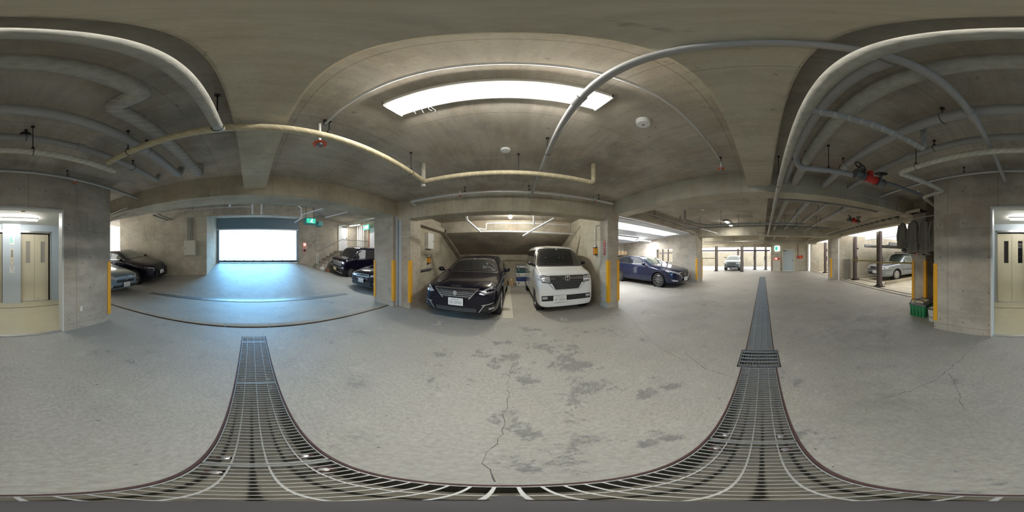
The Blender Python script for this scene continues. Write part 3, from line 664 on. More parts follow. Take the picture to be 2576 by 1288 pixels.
# ------------------------------------------------------------------ lights
def batten(label, loc, L, w=.22, mat='led', rz=0):
    g = thing('ceiling_batten', label, 'light', loc, rz)
    obj('housing', MB().prism([(-w/2, 0), (w/2, 0), (w/2, -.05), (w*.30, -.064), (w*.30, -.03), (-w*.30, -.03), (-w*.30, -.064), (-w/2, -.05)], -L/2, L/2, 'x'), M['white'], g)
    for e in (-1, 1): obj('end_cap', box(min(e*L/2, e*(L/2-.012)), max(e*L/2, e*(L/2-.012)), -w*.5, w*.5, -.064, 0), M['white'], g)
    obj('diffuser', MB().prism([(-w*.295, -.032), (w*.295, -.032), (w*.27, -.076), (-w*.27, -.076)], -L/2+.02, L/2-.02, 'x'), M[mat], g)
    return g
batten('large lit LED batten overhead between the beam and the middle bay', (-.08, .92, CZ), 1.40, .22)
g = thing('bulb_lamp', 'small bright bulb lamp hanging over the gap between black wagon and white van', 'light', (.10, 5.05, 2.86))
obj('socket', MB().lathe([(.05, 0), (.05, -.02), (.022, -.03), (.022, -.10)], (0,0,0), n=18), M['white'], g, True)
obj('bulb', MB().lathe([(.02, -.10), (.05, -.125), (.062, -.165), (.052, -.205), (.02, -.23)], (0,0,0), n=20), M['bulb'], g, True)
batten('distant ceiling batten down the aisle', (7.3, 1.55, CZ), 1.25, .2, 'ledlow')
batten('tiny far batten beyond the second cross beam', (10.3, 1.4, CZ), 1.2, .2, 'ledlow')
batten('bright batten low over the navy wagon bay', (7.15, 6.4, 2.42), 1.2, .2, 'led2')
batten('added batten unseen behind the pier, brightening the navy wagon bay', (4.3, 6.0, 2.44), 1.2, .2, 'led2')  # extra lamp hidden by the pier, added to brighten this bay
g = batten('lit bracket tube lamp over the landing pipes', (-9.35, 6.9, 3.72), .9, .14, 'led', .3)
batten('batten over the ramp hall between the slanting pipes', (-5.6, 5.2, 3.95), 1.25, .2, 'led2')
batten('batten in the far lift bay side of the aisle', (13.6, 2.4, CZ), 1.2, .2, 'ledlow')

# detectors and sprinkler heads
def detector(label, x, y, r, h, mat='white', z=CZ, ring=None):
    g = thing('ceiling_detector', label, 'detector', (x, y, z))
    obj('base', MB().lathe([(r, 0), (r, -h*.55), (r*.96, -h*.65)], (0,0,0), n=32), M[ring or mat], g, True)
    obj('cap', MB().lathe([(r*.93, -h*.65), (r*.93, -h*.95), (r*.55, -h), (.01, -h*1.02)], (0,0,0), n=32), M[mat], g, True)
    obj('centre', MB().lathe([(r*.18, -h), (r*.15, -h*1.08)], (0,0,0), n=16), M['print'] if r > .06 and h > .045 else M['white'], g, True)
detector('large round white ceiling unit right of the lit batten', 1.05, .95, .066, .075)
detector('small round white smoke detector before the crossing pipe', -.02, 2.02, .060, .035)
detector('white detector with a dark ring near the lobby wall', -.31, -1.66, .065, .05, ring='black')
detector('small distant detector down the aisle', 4.9, 1.9, .06, .035)
def head(label, x, y, z, top=CZ, r=.05, drop=0):
    g = thing('fire_sprinkler', label, 'sprinkler', (x, y, z))
    obj('drop', MB().cyl((0,0,0), (0,0,max(.09, drop)), .012, 10), M['white'], g, True)
    obj('guard_ring', MB().lathe([(r*.55, .0), (r, .0), (r*1.02, -.010), (r*.6, -.012)], (0,0,0), n=24), M['orange'], g, True)
    obj('bulb', MB().lathe([(r*.62, -.012), (r*.55, -.03), (r*.2, -.045)], (0,0,0), n=18), M['galvd'], g, True)
head('orange ringed sprinkler head left of the lit batten', -1.27, .57, 2.60, r=.06, drop=.32)
head('orange ringed sprinkler head at the far end of the thin conduit pipe', 2.19, .58, 2.79)
head('small sprinkler head on the twin pipe above the black wagon', -.98, 3.30, 2.80, r=.03)
head('small sprinkler head on the twin pipe above the right pier', 1.98, 3.30, 2.80, r=.03)
head('orange sprinkler head under the pipe above the lobby opening', -1.28, -2.40, 2.76, r=.04)
head('orange sprinkler head by the passage left of the wrapped pipe end', 1.72, -2.42, 2.62, r=.045)
def rod(label, x, y, z0, z1=CZ):
    g = thing('hanger_rod', label, 'rod', (x, y, z0))
    obj('shaft', MB().cyl((0,0,0), (0,0,z1-z0), .006, 8), M['rod'], g, True); obj('flange', MB().cyl((0,0,z1-z0-.008), (0,0,z1-z0), .022, 12), M['rod'], g, True)
    obj('clevis', box(-.014, .014, -.014, .014, -.01, .03), M['rod'], g)
rod('dark threaded rod above the left sprinkler head', -1.27, .66, 2.80)
rod('rusty rod with a red collar above the crossing pipe', .15, 2.14, 2.62)

g = thing('cobweb', 'pale cobweb threads hanging from the left end of the lit batten', 'cobweb', (-.62, .98, 2.93))
random.seed(3)
for k in range(4):
    x0, y0 = random.uniform(-.03, .10), random.uniform(-.02, .03); p = [Vector((x0, y0, 0))]
    for i in range(5): p.append(p[-1] + Vector((random.uniform(-.012, .015), random.uniform(-.003, .015), -random.uniform(.005, .015))))
    obj('thread', MB().tube(p, .0006, 5), M['clear'], g, kind='stuff')
# ------------------------------------------------------------------ lobby
lb = MB(); lb.box(-2.05, 1.35, -5.25, -5.10, 0, 2.5)      # back of the shaft
struct('wall_back', lb, M['lobby'], 'dark line of the lobby end wall behind the doors')
lw = MB()
lw.box(-2.05, -1.70, -5.10, -4.88, 0, 2.45); lw.box(.66, 1.35, -5.10, -4.88, 0, 2.45); lw.box(-.76, -.22, -5.10, -4.80, 0, 2.45)
lw.box(-1.70, -.76, -5.10, -4.88, 2.18, 2.45); lw.box(-.22, .66, -5.10, -4.88, 2.18, 2.45)
struct('wall_back', lw, M['lobby'], 'pale blue panel wall around the two elevator doors')
struct('wall_left', box(-2.05, -2.0, -4.88, -2.80, 0, 2.45), M['lobby'], 'pale blue side wall of the lobby, ramp side')
struct('wall_right', box(1.30, 1.35, -4.88, -2.80, 0, 2.45), M['lobby'], 'pale blue side wall of the lobby, valve side')
struct('ceiling', box(-2.05, 1.35, -5.1, -2.79, 2.42, 2.48), M['lobbyc'], 'white lobby ceiling')
struct('floor', box(-2.05, 1.35, -5.1, -2.70, -.02, .012), M['vinyl'], 'beige vinyl floor of the elevator lobby')
struct('trim_11', MB().box(-1.19, .47, -2.72, -2.655, -.02, .022), M['silver'], 'aluminium sill across the lobby opening')
struct('trim_12', box(-2.0, 1.3, -4.345, -4.325, .012, .016), M['rust'], 'dark joint line across the lobby floor')
fm = MB(); fm.box(-1.19, -1.155, -2.80, -2.64, 0, 2.29); fm.box(.435, .47, -2.80, -2.64, 0, 2.29); fm.box(-1.155, .435, -2.80, -2.64, 2.255, 2.29)
struct('trim_13', fm, M['box2'], 'cream steel frame around the lobby opening', bevel=.004)
for k, (a, b, lab, gl) in enumerate(((-1.70, -.76, 'cream elevator door pair left, with warm windows', 'glassc'), (-.22, .66, 'cream elevator door pair right, with dark windows', 'glassd'))):
    g = thing('elevator_door', lab, 'elevator door', ((a+b)/2, -5.02, .012)); w = (b-a)/2
    for s in (-1, 1):
        x0, x1 = (-w+.005, -.003) if s < 0 else (.003, w-.005)
        wx = (-.115-.18, -.115-.04) if s < 0 else (.115+.0, .115+.14)
        wx = (x0+.11, x0+.25) if s < 0 else (x1-.33, x1-.19)
        p = MB(); z0, z1 = 1.22, 1.90
        p.box(x0, wx[0], -.02, .02, 0, 2.15); p.box(wx[1], x1, -.02, .02, 0, 2.15); p.box(wx[0], wx[1], -.02, .02, 0, z0); p.box(wx[0], wx[1], -.02, .02, z1, 2.15)
        pn = obj('door_panel', p, M['cream'], g); obj('pane', box(wx[0], wx[1], -.012, -.004, z0, z1), M[gl], pn)
    j = MB(); j.box(-w-.04, -w, -.02, .16, 0, 2.20); j.box(w, w+.04, -.02, .16, 0, 2.20); j.box(-w-.04, w+.04, -.02, .16, 2.155, 2.21)
    obj('door_frame', j, M['silver'], g, bevel=.003); obj('sill', box(-w, w, -.02, .14, -.002, .006), M['silver'], g)
    obj('header_slot', box(-w, w, .021, .026, 2.125, 2.155), M['black'], g)
FA = (0, 1)
g = thing('elevator_call_panel', 'beige elevator call panel with a display on the pillar between doors', 'panel', (-.50, -4.80, 1.42))
obj('plate', box(-.045, .045, 0, .012, -.24, .24), M['cream'], g, bevel=.003)
obj('display', box(-.03, .03, .012, .015, -.01, .20), M['print'], g)
for k in range(5): obj('display_row', box(-.024, .024, .015, .0165, .005+k*.038, .02+k*.038), M['box'], g)
obj('button', MB().lathe([(.012, .012), (.012, .02), (.006, .022)], (0, 0, -.09), 'y', 16), M['black'], g, True)
g = thing('floor_sign', 'white sign reading B1 in teal on the pillar between elevator doors', 'sign', (-.50, -4.80, 1.90))
obj('plate', box(-.07, .07, 0, .006, -.12, .11), M['white'], g)
text('lettering', 'B', .235, M['b1'], g, face_mat((.022, .008, .01), FA)@Matrix.Diagonal((.62, 1, 1, 1))); text('lettering', '1', .15, M['b1'], g, face_mat((-.035, .008, -.02), FA)@Matrix.Diagonal((.7, 1, 1, 1)))
obj('caption_line', box(-.05, .05, .006, .0075, -.105, -.099), M['print'], g)
g = thing('paper_notice', 'white paper notice below the elevator call panel', 'notice', (-.50, -4.80, 1.05))
obj('sheet', box(-.075, .075, 0, .003, -.105, .105), M['white'], g)
obj('printing', MB().box(-.045, .045, .003, .004, .065, .08).box(-.055, .055, .003, .004, .035, .040).box(-.055, .045, .003, .004, .02, .024).box(-.055, .055, .003, .004, .005, .009).box(-.055, .01, .003, .004, -.03, -.022).box(-.055, .045, .003, .004, -.05, -.046).box(-.055, -.02, .003, .004, -.072, -.066).box(-.055, .04, .003, .004, -.088, -.084), M['print'], g)
g = thing('tube_light', 'lit fluorescent tube on the lobby ceiling', 'light', (-.42, -4.0, 2.42))
obj('housing', box(-.66, .66, -.035, .035, -.03, 0), M['white'], g); obj('diffuser', MB().cyl((-.64, 0, -.05), (.64, 0, -.05), .026, 16), M['ledlow'], g, True)
detector('small detector on the lobby ceiling before the tube light', -.58, -3.35, .05, .04, z=2.42, mat='cream')
g = thing('wall_switch', 'cream light switch low on the concrete wall left of the lobby', 'switch', (-1.55, -2.66, .42))
obj('plate', box(-.035, .035, 0, .008, -.055, .055), M['cream'], g, bevel=.002); obj('rocker', box(-.014, .014, .008, .013, -.03, .03), M['white'], g)

# ------------------------------------------------------------------ yellow corner guards
def guard(label, x, y, dx, dy, z0=.17, z1=1.33):
    w = .075; t = .012
    g = thing('corner_guard', label, 'corner guard', (x, y, z0))
    h = z1-z0
    obj('face', box(min(0, dx*w), max(0, dx*w), min(0, -dy*t), max(0, -dy*t), 0, h), M['yellow'], g, bevel=.003)
    obj('side', box(min(0, -dx*t), max(0, -dx*t), min(-dy*t, dy*w), max(-dy*t, dy*w), 0, h), M['yellow'], g, bevel=.003)
    for z in (.08, h/2, h-.08): obj('screw', MB().lathe([(.008, 0), (.005, -dy*.004)], (dx*w*.5, -dy*t, z), 'y', 8), M['galvd'], g)
# (x, y) corner; dx, dy point from the corner into the pier
guard('yellow corner guard on the lobby wall corner beside the ramp hall', -2.27, -2.66, 1, -1)
guard('yellow corner guard on the wall corner beside the grey bucket', 1.53, -2.66, -1, -1, .18, 1.31)
guard('yellow corner guard on the coats pier, passage side', 2.33, -3.62, 1, -1)
guard('yellow corner guard on the coats pier, lift side', 2.78, -3.62, -1, -1)
guard('yellow corner guard on the joint pier, ramp side corner', -3.69, 3.47, 1, 1)
guard('yellow corner guard on the joint pier, near the metal strips', -2.90, 3.47, -1, 1)
guard('yellow corner guard on the pier left of the black wagon', -2.43, 3.60, -1, 1)
guard('yellow corner guard on the pier right of the white van, van side', 2.52, 3.54, 1, 1)
guard('yellow corner guard on the pier right of the white van, wagon side', 2.90, 3.54, -1, 1)
guard('yellow corner guard on the distant pier, near corner', 8.04, 3.46, 1, 1)
guard('yellow corner guard on the distant pier, far corner', 8.86, 3.46, -1, 1)
guard('yellow corner guard on the distant pier by the lifts', 8.80, -3.88, 1, -1)

# ------------------------------------------------------------------ signs, alarm boxes, small wall things
g = thing('fire_extinguisher_sign', 'tall narrow red sign with white characters on the pier right of the van', 'sign', (2.52, 3.70, 1.68))
obj('plate', box(-.006, 0, -.045, .045, -.20, .20), M['red'], g, bevel=.002)
for k, ch in enumerate('消火器設置'): text('lettering', ch, .066, M['white'], g, face_mat((-.007, 0, .15-k*.075), (-1, 0)))
g = thing('red_notice_sign', 'red notice with two columns of white characters on the coats pier', 'sign', (2.62, -3.62, 1.66))
obj('plate', box(-.06, .06, 0, .006, -.17, .17), M['red'], g)
for k, ch in enumerate('駐車禁'): text('lettering', ch, .09, M['white'], g, face_mat((.028, .008, .09-k*.095), (0, 1)))
for k, ch in enumerate('場内止'): text('lettering', ch, .09, M['white'], g, face_mat((-.030, .008, .07-k*.095), (0, 1)))
def alarm(label, x, y, z, face, ztop):
    g = thing('warning_lamp', label, 'warning lamp', (x, y, z)); s = face
    obj('body', box(min(0, s*.09), max(0, s*.09), -.04, .04, -.10, .10), M['orange'], g, bevel=.006)
    obj('lens', box(min(0, s*.11), max(0, s*.11), -.075, -.04, -.09, .09), M['yellow'], g, bevel=.006)
    obj('top_cap', box(min(0, s*.10), max(0, s*.10), -.08, .045, .10, .115), M['rod'], g); obj('bottom_cap', box(min(0, s*.10), max(0, s*.10), -.08, .045, -.115, -.10), M['rod'], g)
    obj('junction', MB().cyl((s*.04, 0, .115), (s*.04, 0, .19), .032, 14), M['white'], g, True)
    obj('conduit', MB().tube(bend([(s*.04, 0, .19), (s*.04, 0, ztop-z), (s*.04, -.29, ztop-z)], .05), .014, 10), M['cond'], g, True)
    obj('cable', MB().cyl((s*.04, 0, -.115), (s*.04, -.02, -.24), .012, 8), M['white'], g, True)
alarm('orange warning lamp box on conduit by the white van', 2.62, 4.30, 1.60, -1, 2.38)
alarm('orange warning lamp box on the wall behind the black wagon mirror', -2.72, 5.15, 1.30, 1, 1.5)
g = thing('switch_box', 'pale grey distribution box on the left wall of the middle bay', 'box', (-2.72, 5.15, 1.98))
obj('body', box(0, .12, -.22, .22, -.28, .28), M['white'], g, bevel=.006); obj('door', box(.12, .13, -.21, .21, -.27, .27), M['white'], g); obj('handle', box(.13, .14, .15, .17, -.03, .03), M['galvd'], g)
g = thing('wall_rail', 'grey bumper rail low on the left wall of the middle bay', 'rail', (-2.72, 4.35, .98))
obj('rail', box(.02, .09, -.2, 1.0, -.03, .03), M['galvd'], g, bevel=.01); obj('bracket', box(0, .03, .1, .16, -.05, .05), M['galvd'], g); obj('bracket', box(0, .03, .7, .76, -.05, .05), M['galvd'], g)
g = thing('hydrant_alarm', 'pink fire alarm plate with lit lamp right of the shutter', 'alarm', (-10.145, 3.45, 1.98))
obj('plate', box(0, .04, -.14, .14, -.36, .36), M['pink'], g, bevel=.01); obj('lamp', MB().lathe([(.07, .04), (.06, .08), (.02, .10)], (0, 0, .22), 'x', 18), M['rlamp'], g, True)
obj('bell', MB().lathe([(.09, .04), (.08, .07), (.02, .08)], (0, 0, -.16), 'x', 18), M['rod'], g, True); obj('button', MB().lathe([(.03, .04), (.03, .05)], (0, 0, .04), 'x', 12), M['red'], g, True)
g = thing('hydrant_cabinet', 'pinkish fire hydrant cabinet with red lamp beside the far door', 'cabinet', (15.39, -1.28, .0))
obj('body', box(-.0, .18, -.36, .36, .42, 1.34), M['pink'], g, bevel=.01); obj('door', box(-.02, 0, -.34, .34, .44, 1.02), M['box'], g); obj('plinth', box(.02, .18, -.34, .34, 0, .42), M['cream'], g)
obj('lamp', MB().lathe([(.06, 0), (.05, -.05), (.02, -.06)], (0, .05, 1.2), 'x', 16), M['rlamp'], g, True); obj('bell', MB().lathe([(.08, 0), (.07, -.04)], (0, -.2, 1.18), 'x', 16), M['red'], g, True)
g = thing('exit_sign', 'lit green and white exit sign by the far door', 'sign', (15.59, -1.35, 2.17))
obj('case', box(-.08, 0, -.24, .24, -.24, .24), M['exitw'], g, bevel=.01); obj('pictogram', box(-.088, -.08, -.03, .20, -.18, .18), M['green'], g)
g = thing('door_notice', 'orange red fire equipment plates right of the far door', 'sign', (15.59, -3.62, 1.32))
for k, (y, z, m) in enumerate(((0, 0, 'orange'), (.22, .03, 'red'), (-.17, .05, 'red'))): obj('plate', box(-.05, 0, y-.09, y+.09, z-.15, z+.15), M[m], g, bevel=.01)
obj('conduit', MB().cyl((-.03, .22, .18), (-.03, .22, 1.6), .03, 10), M['wood'], g, True)
dg_ = thing('door', 'pale blue steel door in the far wall', 'door', (15.6, -2.45, 0))
obj('leaf', box(.02, .06, -.52, .52, .02, 2.06), M['door'], dg_); obj('door_frame', MB().box(-.02, .1, -.60, -.52, 0, 2.12).box(-.02, .1, .52, .60, 0, 2.12).box(-.02, .1, -.6, .6, 2.06, 2.14), M['cream'], dg_)
obj('closer', box(-.03, .02, .2, .48, 1.93, 1.98), M['rod'], dg_); obj('handle', box(-.03, .02, -.46, -.40, .98, 1.06), M['galvd'], dg_)
# exit sign and doors over the landing
g = thing('exit_sign', 'lit green emergency exit sign over the landing beside white pipes', 'sign', (-8.75, 7.45, 3.50))
obj('case', box(-.26, .26, 0, .08, -.18, .18), M['green'], g, bevel=.01); obj('pictogram', MB().box(-.05, .22, -.006, 0, -.12, .12), M['exitw'], g)
run = MB().lathe([(.03, -.014), (.03, -.007)], (.10, 0, .085), 'y', 14).prism([(.06, .05), (.12, .06), (.10, -.02), (.05, -.02)], -.014, -.007, 'y').prism([(.05, -.02), (.08, -.02), (.03, -.10), (.0, -.10)], -.014, -.007, 'y').prism([(.08, -.01), (.10, -.02), (.16, -.08), (.13, -.09)], -.014, -.007, 'y').prism([(.11, .05), (.12, .035), (.18, .0), (.175, .02)], -.014, -.007, 'y')
obj('running_figure', run, M['green'], g); obj('bracket', box(-.01, .01, .02, .04, .18, .42), M['rod'], g)
text('lettering', '非常口', .085, M['exitw'], g, face_mat((-.155, -.003, 0), (0, -1)))
g = thing('exit_sign', 'teal green exit sign box hanging at the lintel right of the shutter', 'sign', (-7.3, 2.75, 3.13))
obj('case', box(-.15, .15, -.28, .28, -.15, .15), M['teal'], g, bevel=.01); obj('panel', box(.151, .160, -.22, .22, -.11, .11), M['green'], g)
run = MB().prism([(.02, .04), (.07, .05), (.05, -.03), (0, -.03)], .160, .166, 'x').prism([(0, -.03), (.03, -.03), (-.02, -.09), (-.05, -.09)], .160, .166, 'x').prism([(.03, -.02), (.05, -.03), (.10, -.08), (.08, -.09)], .160, .166, 'x').lathe([(.022, .160), (.022, .166)], (0, .06, .075), 'x', 12)
obj('running_figure', run, M['exitw'], g)
for y in (-.2, .2): obj('bracket', box(-.01, .01, y-.01, y+.01, .15, .81), M['rod'], g)
obj('lamp_tray', box(-.2, .2, .36, .60, -.22, .0), M['teal'], g, bevel=.01); obj('stay', MB().cyl((0, .2, 0), (0, .5, 0), .02, 8), M['teal'], g)
for lab, x0, x1, y, ax in (('white steel door above the landing, left one', 0, 0, 6.40, 'x'),):
    g = thing('door', lab, 'door', (-10.15, y, 1.80))
    obj('leaf', box(.0, .04, -.36, .36, 0, 1.92), M['doorw'], g); obj('door_frame', MB().box(0, .06, -.40, -.36, 0, 1.97).box(0, .06, .36, .40, 0, 1.97).box(0, .06, -.4, .4, 1.92, 1.97), M['cream'], g)
    obj('closer', box(.04, .10, -.05, .34, 1.76, 1.84), M['rod'], g); obj('handle', box(.04, .08, .27, .31, .9, 1.0), M['galvd'], g)
g = thing('door', 'grey white door under the green exit sign', 'door', (-8.35, 7.85, 1.55))
obj('leaf', box(-.42, .42, -.04, 0, 0, 1.9), M['doorw'], g); obj('door_frame', MB().box(-.55, -.42, -.06, 0, 0, 1.97).box(.42, .47, -.06, 0, 0, 1.97), M['wood'], g); obj('handle', box(.30, .36, -.08, -.04, .9, 1.0), M['galvd'], g)
# railing of the landing
g = thing('stair_railing', 'thin steel railing with balusters around the landing and down the steps', 'railing', (-9.0, 5.6, 1.80))
obj('handrail', MB().tube([(0.0, -1.75, -.12), (0, 0, .72), (0, 2.2, .72)], .018, 8), M['galvd'], g, True)
obj('bottom_rail', box(-.01, .01, 0, 2.2, .06, .08), M['galv'], g)
for k in range(20): obj('baluster', MB().cyl((0, .02+k*.115, .0), (0, .02+k*.115, .71), .008, 6), M['cond'], g)
obj('post', MB().cyl((0, -1.75, -1.15), (0, -1.75, -.12), .018, 8), M['cond'], g, True); obj('post', MB().cyl((0, -1.65, -1.15), (0, -1.65, -.07), .012, 8), M['cond'], g, True)
# rocks
z = fz(-8.85, 4.05)
g = thing('rock', 'pale rough rock on the ramp edge before the black van', 'rock', (-8.95, 4.15, z))
bm = bmesh.new(); bmesh.ops.create_icosphere(bm, subdivisions=3, radius=.16)
for v in bm.verts: v.co *= random.uniform(.88, 1.1); v.co.z = max(-.10, v.co.z)
me = bpy.data.meshes.new('rock'); bm.to_mesh(me); bm.free(); o = obj('stone', me, M['stone'], g); o.location.z = .10
g = thing('clay_pot', 'reddish brown clay block beside the pale rock', 'pot', (-8.65, 4.40, fz(-8.65, 4.4)))
obj('body', MB().lathe([(.11, 0), (.14, .2), (.15, .22), (.13, .22)], (0,0,.0), n=12), M['wood'], g, True)

# ------------------------------------------------------------------ shutter
SX = -10.12; zt, zb_ = 3.10, fz(-10.15, 0)
g = thing('roller_shutter', 'bright daylight roller shutter at the top of the ramp', 'shutter', (SX, .47, zb_))
wY0, wY1 = -2.47, 2.42
sl = MB()
H_ = zt - zb_
k = 0; z = .10
while z < H_:
    sl.add([(0, wY0, z), (0, wY1, z), (.022, wY1, z+.010), (.022, wY0, z+.010), (.022, wY0, z+.022), (.022, wY1, z+.022), (0, wY1, z+.030), (0, wY0, z+.030)],
           [(0,1,2,3), (3,2,5,4), (4,5,6,7), (0,7,6,1)]); z += .078
obj('slats', sl, M['shut'], g, kind='stuff')
obj('bottom_bar', box(-.02, .05, wY0, wY1, .01, .10), M['paintn'], g)
for k in range(8): obj('foot_block', box(.05, .07, wY0+.3+k*.6, wY0+.4+k*.6, .06, .13), M['rod'], g)
obj('guide_rail', box(-.04, .08, wY0-.28, wY0, 0, H_), M['shutb'], g); obj('guide_rail', box(-.04, .08, wY1, wY1+.12, 0, H_), M['shutb'], g)
obj('shutter_box', box(-.06, .10, wY0-.28, wY1+.12, H_, H_+.78), M['shutb'], g)
obj('lower_edge', box(.10, .13, wY0-.2, wY1+.1, H_-.01, H_+.05), M['shut'], g)
text('lettering', '三和シャッター', .09, M['print'], g, face_mat((.03, 1.05, H_-.30), (1, 0)))
# transverse drain on the ramp side
g = thing('ramp_drain_grate', 'transverse grated drain crossing the foot of the ramp', 'grate', (-5.13, 0, .0))
for y in (-3.6, -2.6, -1.6, -.6, .4, 1.4, 2.4):
    obj('cover_panel' if y < -1.7 else 'grate_panel', box(-.13, .13, y+.005, y+.99, .001, .012) if y < -1.7 else MB().box(-.13, -.115, y+.005, y+.99, .001, .014).box(.115, .13, y+.005, y+.99, .001, .014), M['galvd'] if y < -1.7 else M['galv'], g)
gb = MB()
for k in range(125): gb.box(-.115, .115, -1.57+k*.04, -1.55+k*.04, .002, .012)
obj('crossbars', gb, M['galv'], g, kind='stuff'); obj('channel', box(-.115, .115, -1.6, 3.39, -.02, .0015), M['dirt'], g)

# ------------------------------------------------------------------ cars
def interp(prof, y):
    if y <= prof[0][0]: return prof[0][1]
    for (a, p), (b, q) in zip(prof, prof[1:]):
        if y <= b: return p + (q-p)*(y-a)/(b-a)
    return prof[-1][1]
def shell_mesh(sp):
    hw = sp['W']/2; ys = sorted(sp['st']); secs = []
    for y in ys:
        w = hw*interp(sp['half'], y); g = hw*interp(sp['roofw'], y); zb = interp(sp['bottom'], y); zs = interp(sp['belt'], y); zt = interp(sp['top'], y)
        d = max(zt-zs, .02); dr = min(.07, .35*d); g = min(g, w*.97)
        secs.append([(0,zb),(.5*w,zb),(.9*w,zb+.005),(.985*w,zb+.09),(w,zb+.45*(zs-zb)),(.992*w,zs-.16*(zs-zb)),(.965*w,zs-.01),
                     (.93*w*.8+g*.2, zs+.16*d), (.35*w+.62*g, zs+.55*d), (g, zt-dr), (g*.82, zt-dr*.25), (g*.4, zt), (0, zt)])
    n = len(secs[0]); bm = bmesh.new(); R = []; Lf = []
    for y, s in zip(ys, secs):
        r = [bm.verts.new((x, y, z)) for x, z in s]
        l = [r[0] if i == 0 else r[-1] if i == n-1 else bm.verts.new((-s[i][0], y, s[i][1])) for i in range(n)]
        R.append(r); Lf.append(l)
    for i in range(len(ys)-1):
        for k in range(n-1):
            bm.faces.new((R[i][k], R[i][k+1], R[i+1][k+1], R[i+1][k])); bm.faces.new((Lf[i][k+1], Lf[i][k], Lf[i+1][k], Lf[i+1][k+1]))
    for i in (0, len(ys)-1):
        for k in range(n-1):
            vs = [R[i][k], R[i][k+1], Lf[i][k+1], Lf[i][k]]; u = []
            for v in vs:
                if v not in u: u.append(v)
            bm.faces.new(u)
    bmesh.ops.recalc_face_normals(bm, faces=bm.faces)
    me = bpy.data.meshes.new('body'); bm.to_mesh(me); bm.free(); return me
def evaluate(me, mods):
    o = bpy.data.objects.new('tmp', me); COL.objects.link(o)
    for f in mods: f(o)
    dg = bpy.context.evaluated_depsgraph_get(); dg.update()
    out = bpy.data.meshes.new_from_object(o.evaluated_get(dg)); bpy.data.objects.remove(o); return out
def decal(bvh, polys, side, lift=.004, step=.05, depth=.012):
    """a panel of real thickness that follows the body: polys are convex outlines, side says from where the body is met"""
    out = MB()
    for poly in polys:
        area = sum(a[0]*b[1]-b[0]*a[1] for a, b in zip(poly, poly[1:]+poly[:1]))
        if area < 0: poly = poly[::-1]
        x0 = min(p[0] for p in poly); x1 = max(p[0] for p in poly); y0 = min(p[1] for p in poly); y1 = max(p[1] for p in poly)
        nx = max(1, int((x1-x0)/step)); ny = max(1, int((y1-y0)/step))
        bm = bmesh.new(); bmesh.ops.create_grid(bm, x_segments=nx, y_segments=ny, size=.5)
        for v in bm.verts: v.co = Vector((x0+(v.co.x+.5)*(x1-x0), y0+(v.co.y+.5)*(y1-y0), 0))
        for a, b in zip(poly, poly[1:]+poly[:1]):
            e = Vector((b[0]-a[0], b[1]-a[1], 0))
            if e.length < 1e-6: continue
            bmesh.ops.bisect_plane(bm, geom=bm.verts[:]+bm.edges[:]+bm.faces[:], plane_co=(a[0], a[1], 0), plane_no=(e.y, -e.x, 0), clear_outer=True)
        D = {'front': Vector((0,1,0)), 'rear': Vector((0,-1,0)), 'R': Vector((-1,0,0)), 'L': Vector((1,0,0)), 'top': Vector((0,0,-1))}[side]
        bad = []
        for v in bm.verts:
            u, w = v.co.x, v.co.y
            p = {'front': Vector((u,-3,w)), 'rear': Vector((u,9,w)), 'R': Vector((3,u,w)), 'L': Vector((-3,u,w)), 'top': Vector((u,w,4))}[side]
            h = bvh.ray_cast(p, D)
            if h[0] is None: bad.append(v); continue
            v.co = h[0] - D*lift
        if bad: bmesh.ops.delete(bm, geom=bad, context='VERTS')
        ext = bmesh.ops.extrude_edge_only(bm, edges=[e for e in bm.edges if e.is_boundary])
        for v in [g for g in ext['geom'] if isinstance(g, bmesh.types.BMVert)]: v.co += D*depth
        bm.verts.index_update()
        out.add([v.co[:] for v in bm.verts], [[v.index for v in f.verts] for f in bm.faces]); bm.free()
    return out
def q(x0, x1, z0, z1): return [(x0, z0), (x1, z0), (x1, z1), (x0, z1)]
def seg(a, b, w):
    a = Vector(a); b = Vector(b); d = (b-a).normalized(); s = Vector((-d.y, d.x))*w/2
    return [tuple(a-s), tuple(b-s), tuple(b+s), tuple(a+s)]
def mirp(poly): return [(-x, z) for x, z in poly]
